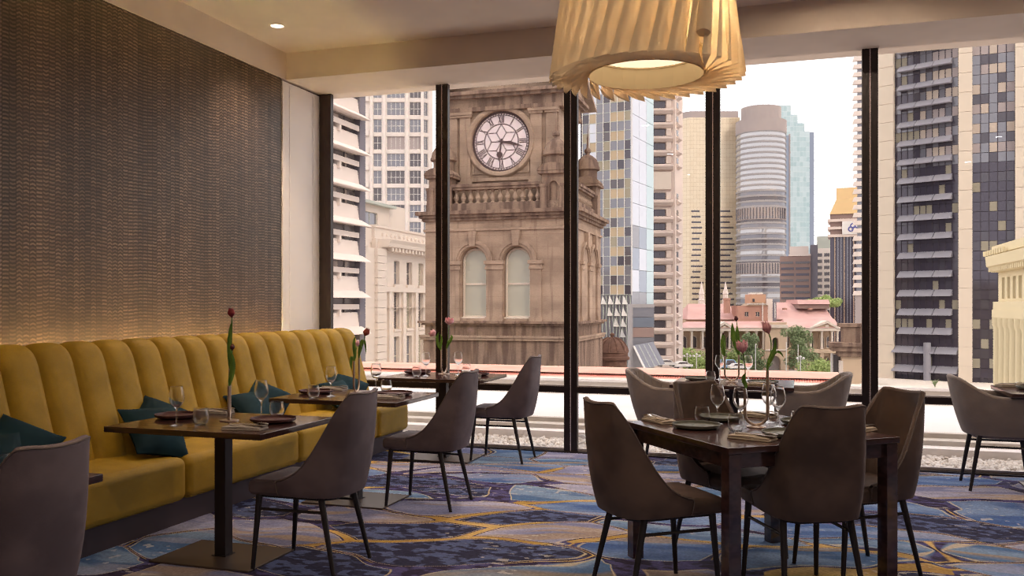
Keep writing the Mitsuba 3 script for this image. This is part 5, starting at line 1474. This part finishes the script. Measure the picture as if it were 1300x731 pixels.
part(tp_, 'window', MB().box(sq(978), sq(988), 0.5, 0.85, zq(444), zq(426), QM).out(), 'glass_dusk')
for x0, x1, xa, ya in ((1026, 1064, 1049, 409.5), (908, 930, 919, 411)):
    pdm = part(Q, 'pediment', MB().prism([(sq(x0), zq(417)), (sq(x1), zq(417)), (sq(xa), zq(ya))], 1, -0.3, 3, QM).out(), 'gpo_stone')
    part(pdm, 'raking_cornice', MB().prism([(sq(x0) - 0.6, zq(417)), (sq(x0) + 0.5, zq(417)), (sq(xa), zq(ya) - 0.1), (sq(x1) - 0.5, zq(417)), (sq(x1) + 0.6, zq(417)), (sq(xa), zq(ya) + 0.6)], 1, -0.9, 3, QM).out(), 'cream_stone')
    part(pdm, 'roundel', MB().cyl((sq(xa), -0.35, zq(ya) - 0.95), (sq(xa), -0.55, zq(ya) - 0.95), 0.5, n=12, M=QM).out(), 'cream_stone', 40)


def hip(name, x0, x1, ye, xr0, xr1, yr, d0, d1, m='roof_pink', under=Q):
    z0, z1 = zq(ye), zq(yr)
    v = [(sq(x0), d0, z0), (sq(x1), d0, z0), (sq(x1), d1, z0), (sq(x0), d1, z0), (sq(xr0), (d0 + d1) / 2, z1), (sq(xr1), (d0 + d1) / 2, z1)]
    return part(under, name, MB().add(v, [(0, 1, 5), (0, 5, 4), (1, 2, 5), (2, 3, 4), (2, 4, 5), (3, 0, 4), (0, 2, 1), (0, 3, 2)], QM).out(), m)


hip('eaves_roof', 862, 917, 416, 875, 917, 408.5, -0.8, 9, 'roof_pink')
hip('eaves_roof', 916, 1000, 416, 918, 1000, 408, -0.8, 9, 'roof_pink')
hip('eaves_roof', 996, 1066, 416, 1000, 1066, 405, -0.8, 9, 'roof_pink')
hip('main_roof', 880, 946, 406, 890, 946, 385.5, 8, 26)
hip('main_roof', 994, 1072, 406, 997, 1072, 383.5, 8, 26)
part(Q, 'upper_wall', MB().box(sq(880), sq(942), 10.2, 25, GZ, zq(406) - 0.05, QM).box(sq(997), sq(1072), 10.2, 25, GZ, zq(406) - 0.05, QM).out(), 'gpo_stone')
part(Q, 'roof_dormer', MB().box(sq(1031), sq(1072), 11, 22, zq(392), zq(385.5), QM).out(), 'brown_clad')
part(Q, 'dormer_roof', MB().prism([(10.4, zq(386)), (11.5, zq(380)), (21, zq(380)), (22, zq(386))], 0, sq(1030), sq(1072), QM).out(), 'roof_pink')
for x in (1012, 1045.5):
    part(Q, 'roof_vent', MB().box(sq(x) - 0.4, sq(x) + 0.4, 9.8, 11.5, zq(393.5), zq(391), QM).out(), 'brick')
part(Q, 'chimney', MB().box(sq(929.5), sq(936.5), 8.0, 9.6, zq(398), zq(379), QM).box(sq(929), sq(937), 7.8, 9.8, zq(380.5), zq(378), QM).out(), 'brick')
bk = thing('brick_block', 'orange brick block with two small windows rising among the pink roofs', 'building')
part(bk, 'lower_wall', MB().prism(holes(sq(943), sq(983), zq(410), zq(388), [(sq(953), sq(958), zq(402), zq(396)), (sq(967.5), sq(972.5), zq(402), zq(396))]), 1, 6.0, 6.5, QM).box(sq(943), sq(983), 6.6, 12, zq(412), zq(388), QM).out(), 'brick')
for x in (955.5, 970):
    window(bk, QM, sq(x), 6.2, zq(399), 1.03, 1.24, 'glass_dusk', 'frame_cream', 2, 1, 0.1)
part(bk, 'gable', MB().prism([(sq(955), zq(388.2)), (sq(984), zq(388.2)), (sq(977), zq(384)), (sq(962), zq(384))], 1, 5.6, 12, QM).out(), 'far_brown')
part(bk, 'upper_wall', MB().box(sq(961), sq(982), 7.0, 12, zq(388), zq(373), QM).out(), 'brick_orange')
part(bk, 'vent', MB().box(sq(964.5), sq(967), 6.8, 7.1, zq(383), zq(379), QM).out(), 'glass_dusk')
for x in (966, 975):
    part(bk, 'roof_unit', MB().box(sq(x) - 0.7, sq(x) + 0.9, 8, 10, zq(373), zq(371), QM).out(), 'lamp_white')
part(bk, 'white_wall', MB().box(sq(982), sq(990), 6.5, 12, zq(412), zq(379), QM).out(), 'white_clad')
part(bk, 'grey_wall', MB().box(sq(990), sq(996.5), 7.5, 14, zq(408), zq(382), QM).out(), 'slate_pier')
part(bk, 'mast', MB().cyl((sq(975.5), 5.4, zq(408)), (sq(975.5), 5.4, zq(384)), 0.13, n=6, M=QM).cyl((sq(991.5), 5.4, zq(404)), (sq(991.5), 5.4, zq(384)), 0.13, n=6, M=QM).out(), 'lamp_white', 40)
part(bk, 'rail', MB().box(sq(955), sq(983), 5.35, 5.5, zq(386.3), zq(385.5), QM).out(), 'lamp_white')
ch = thing('stone_church', 'pale stone church with two pointed spires and a gable behind the pink roofs', 'church')
for x in (924, 958.6):
    part(ch, 'turret', MB().lathe([(1.0, zq(400)), (1.0, zq(381)), (1.15, zq(380)), (0.8, zq(379)), (0.75, zq(372)), (0.9, zq(371)), (0.5, zq(364)), (0.08, zq(353.5)), (0.02, zq(352))], 8, (sq(x), 32, 0), M=QM).out(), 'white_clad')
part(ch, 'gable_front', MB().prism([(sq(932), zq(405)), (sq(950), zq(405)), (sq(950), zq(389)), (sq(940.5), zq(374)), (sq(932), zq(389))], 1, 31.5, 33, QM).out(), 'cream_stone')
part(ch, 'gable_coping', MB().prism([(sq(930.5), zq(389)), (sq(932.5), zq(389)), (sq(940.5), zq(375.5)), (sq(948.5), zq(389)), (sq(950.5), zq(389)), (sq(940.5), zq(371.5))], 1, 31.2, 33, QM).out(), 'white_clad')
part(ch, 'cross', MB().box(sq(940.5) - 0.12, sq(940.5) + 0.12, 31.9, 32.1, zq(372.5), zq(366), QM).box(sq(940.5) - 0.5, sq(940.5) + 0.5, 31.9, 32.1, zq(369), zq(368), QM).out(), 'white_clad')
part(ch, 'rose_window', MB().cyl((sq(940.5), 31.4, zq(384)), (sq(940.5), 31.5, zq(384)), 0.5, n=12, M=QM).out(), 'glass_dusk')
part(ch, 'nave', MB().box(sq(920), sq(962), 33, 48, GZ, zq(389), QM).out(), 'white_clad')

for nm, a, b in (('leaf_bright', (164, 190, 108), (212, 224, 160)), ('leaf_dark', (116, 138, 96), (168, 182, 140))):
    scene[nm] = {'type': 'twosided', 'bsdf': {'type': 'principled', 'base_color': proc(lambda p, n, uv, a=a, b=b: mix(O(*a), O(*b), fbm(p.x * 1.3, p.y * 1.3, p.z * 1.3, octaves=3))), 'roughness': 0.7, 'specular': 0.2}}
flat('bark', 120, 100, 84)


def tree(x, ytop, ybase, wpx, depth, leaf, lb, seed, group='street trees'):
    g = np.random.default_rng(seed)
    k = 0.2059 * (231.8 + depth * 0.95) / 231.8
    zt, zb = 1.4 + (386.7 - ytop) * k, GZ
    c = (x - 650) / 1117.0 * (230.0 - depth) - 42.2
    h = zt - (1.4 + (386.7 - ybase) * k)
    r = wpx * k / 2
    t = thing('street_tree', lb, 'tree', group)
    nb = 26
    cen = np.stack([g.normal(0, 0.50, nb) * r, g.normal(0, 0.50, nb) * r, g.uniform(0.12, 0.88, nb) * h], 1)
    q = cen[:, 2] / h
    cen[:, :2] *= (1.15 - np.abs(q - 0.42) * 1.3)[:, None]
    br = g.uniform(0.32, 0.48, nb) * r
    N = 5200
    i = g.integers(0, nb, N)
    d = g.normal(size=(N, 3))
    d /= np.linalg.norm(d, axis=1, keepdims=True)
    p = cen[i] + d * (br[i] * g.uniform(0.72, 1.05, N))[:, None] * np.array([1, 1, 0.8])
    s = g.uniform(0.16, 0.34, N) * (0.5 + 0.5 * min(1, r / 3))
    a = g.normal(size=(N, 3))
    a /= np.linalg.norm(a, axis=1, keepdims=True)
    b = np.cross(a, d + g.normal(size=(N, 3)) * 0.6)
    b /= np.linalg.norm(b, axis=1, keepdims=True) + 1e-9
    V = np.stack([p - a * s[:, None], p + b * (s * 0.55)[:, None], p + a * s[:, None], p - b * (s * 0.55)[:, None]], 1)
    F = np.array([[0, 1, 2], [0, 2, 3]])[None] + (np.arange(N) * 4)[:, None, None]
    M = QM @ place(c, -depth, zt - h)
    part(t, 'crown', MB().add(V.reshape(-1, 3), F.reshape(-1, 3), M).out(), leaf, kind='stuff')
    M0 = QM @ place(c, -depth, 0)
    part(t, 'trunk', MB().tube([(0, 0, zb), (0.1, 0, zt - h * 0.7), (0, 0.1, zt - h * 0.35)], [0.30, 0.24, 0.12], 8, M=M0).out(), 'bark', 40)
    for j in range(3):
        e = cen[j * 3] + (0, 0, zt - h)
        part(t, 'branch', MB().tube([(0.05, 0, zt - h * 0.75), e * (0.5, 0.5, 0.5) + (0, 0, 0.5 * (zt - h * 0.55)), e], [0.14, 0.10, 0.04], 6, M=M0).out(), 'bark', 40)


tree(870, 434, 468, 36, 16, 'leaf_bright', 'bright green street tree at the far left, in front of the left arcade', 21)
tree(889, 441, 470, 30, 22, 'leaf_bright', 'low bright tree left of the fourth mullion beside the parked car', 22)
tree(953, 418, 466, 36, 12, 'leaf_dark', 'dark green street tree before the middle arcade, behind the tulips', 23)
tree(931, 436, 466, 20, 14, 'leaf_bright', 'narrow light green tree just right of the fourth mullion', 24)
tree(1014, 407, 466, 38, 12, 'leaf_dark', 'tall dark green street tree left of the pavilion pediment', 25)
tree(1037, 446, 472, 36, 22, 'leaf_bright', 'round bright green tree in front of the pavilion arches', 26)
for i, (x, y0, y1, w) in enumerate(((1048, 373, 392, 40), (1026, 378, 392, 22))):
    tree(x, y0, y1, w, -40, 'leaf_bright', ('treetop showing above the right pink roof below the white block', 'smaller treetop left of the one above the right pink roof')[i], 30 + i, 'treetops behind the roofs')


def lamp_post(x, ytop, depth, lb, globe=True):
    k = thing('street_lamp', lb, 'lamp post', 'white street lamps')
    z = 1.4 + (386.7 - ytop) * 0.2059 * (231.8 - depth) / 231.8
    M = QM @ place((x - 650) / 1117.0 * (230.0 - depth) - 42.2, -depth, 0)
    part(k, 'pole', MB().cyl((0, 0, GZ), (0, 0, z), 0.13, 0.09, 8, M).out(), 'lamp_white', 40)
    if globe:
        part(k, 'crossarm', MB().cyl((-0.7, 0, z - 0.5), (0.7, 0, z - 0.5), 0.06, n=6, M=M).out(), 'lamp_white', 40)
        for s in (-0.7, 0, 0.7):
            m = trimesh.creation.icosphere(1, 0.30)
            part(k, 'globe', MB().mesh(m, M @ place(s, 0, z - 0.3 + 0.35 * (s == 0))).out(True), 'lamp_white', True)


lamp_post(872, 450, 26, 'white globe street lamp above the parked car, left one of a pair')
lamp_post(884, 450, 26, 'white globe street lamp above the parked car, right one of a pair')
lamp_post(1016, 453, 27, 'white globe street lamp left of the round bright tree')
lamp_post(959, 436, 20, 'plain white pole in front of the dark tree behind the tulips', False)
lamp_post(998, 434, 20, 'plain white pole right of the entrance archway', False)
lamp_post(1013, 437, 20, 'plain white pole before the tall dark tree', False)


def car(x, y, depth, m, lb, big=1.0):
    k = thing('parked_car', lb, 'car')
    M = QM @ place((x - 650) / 1117.0 * (230.0 - depth) - 42.2, -depth, 1.4 + (386.7 - y) * 0.2059 * (231.8 - depth) / 231.8, 12)
    part(k, 'body', MB().prism([(-2.1, 0.35), (2.1, 0.35), (2.15, 0.8), (1.3, 0.95 * big), (0.8, 1.42 * big), (-1.0, 1.45 * big), (-1.7, 0.98 * big), (-2.15, 0.9)], 1, -0.85, 0.85, M).out(), m)
    part(k, 'window', MB().prism([(-1.4, 0.98), (1.05, 0.98), (0.70, 1.34 * big), (-0.95, 1.36 * big)], 1, -0.87, 0.87, M).out(), 'glass_dusk')
    for s in (-1.35, 1.35):
        for e in (-0.8, 0.62):
            part(k, 'wheel', MB().cyl((s, e, 0.33), (s, e + 0.2, 0.33), 0.33, n=14, M=M).out(), 'black_leg', 40)


car(866, 467, 38, 'car_white', 'white parked car at the far left end of the street')
car(845, 465, 44, 'car_white', 'white parked car in front of the concrete tower foot, further left')
car(926, 468, 26, 'car_blue', 'light blue van standing right of the fourth mullion', 1.5)
car(936, 469, 28, 'car_white', 'white car beside the light blue van')
# a small plant on the parapet, behind the right armchair
pl_ = thing('ledge_plant', 'small green plant behind the right tub armchair on the ledge outside', 'plant')
g = np.random.default_rng(3)
for i in range(14):
    a = g.uniform(0, 2 * math.pi)
    b = np.array([1.62, 12.1, 0.365])
    tip = b + (0.05 * math.cos(a), 0.05 * math.sin(a), g.uniform(0.04, 0.11))
    part(pl_, 'leaf', leaf_mesh([b, (b + tip) / 2 + (0, 0, 0.03), tip], 0.012), 'leaf_dark', 60)
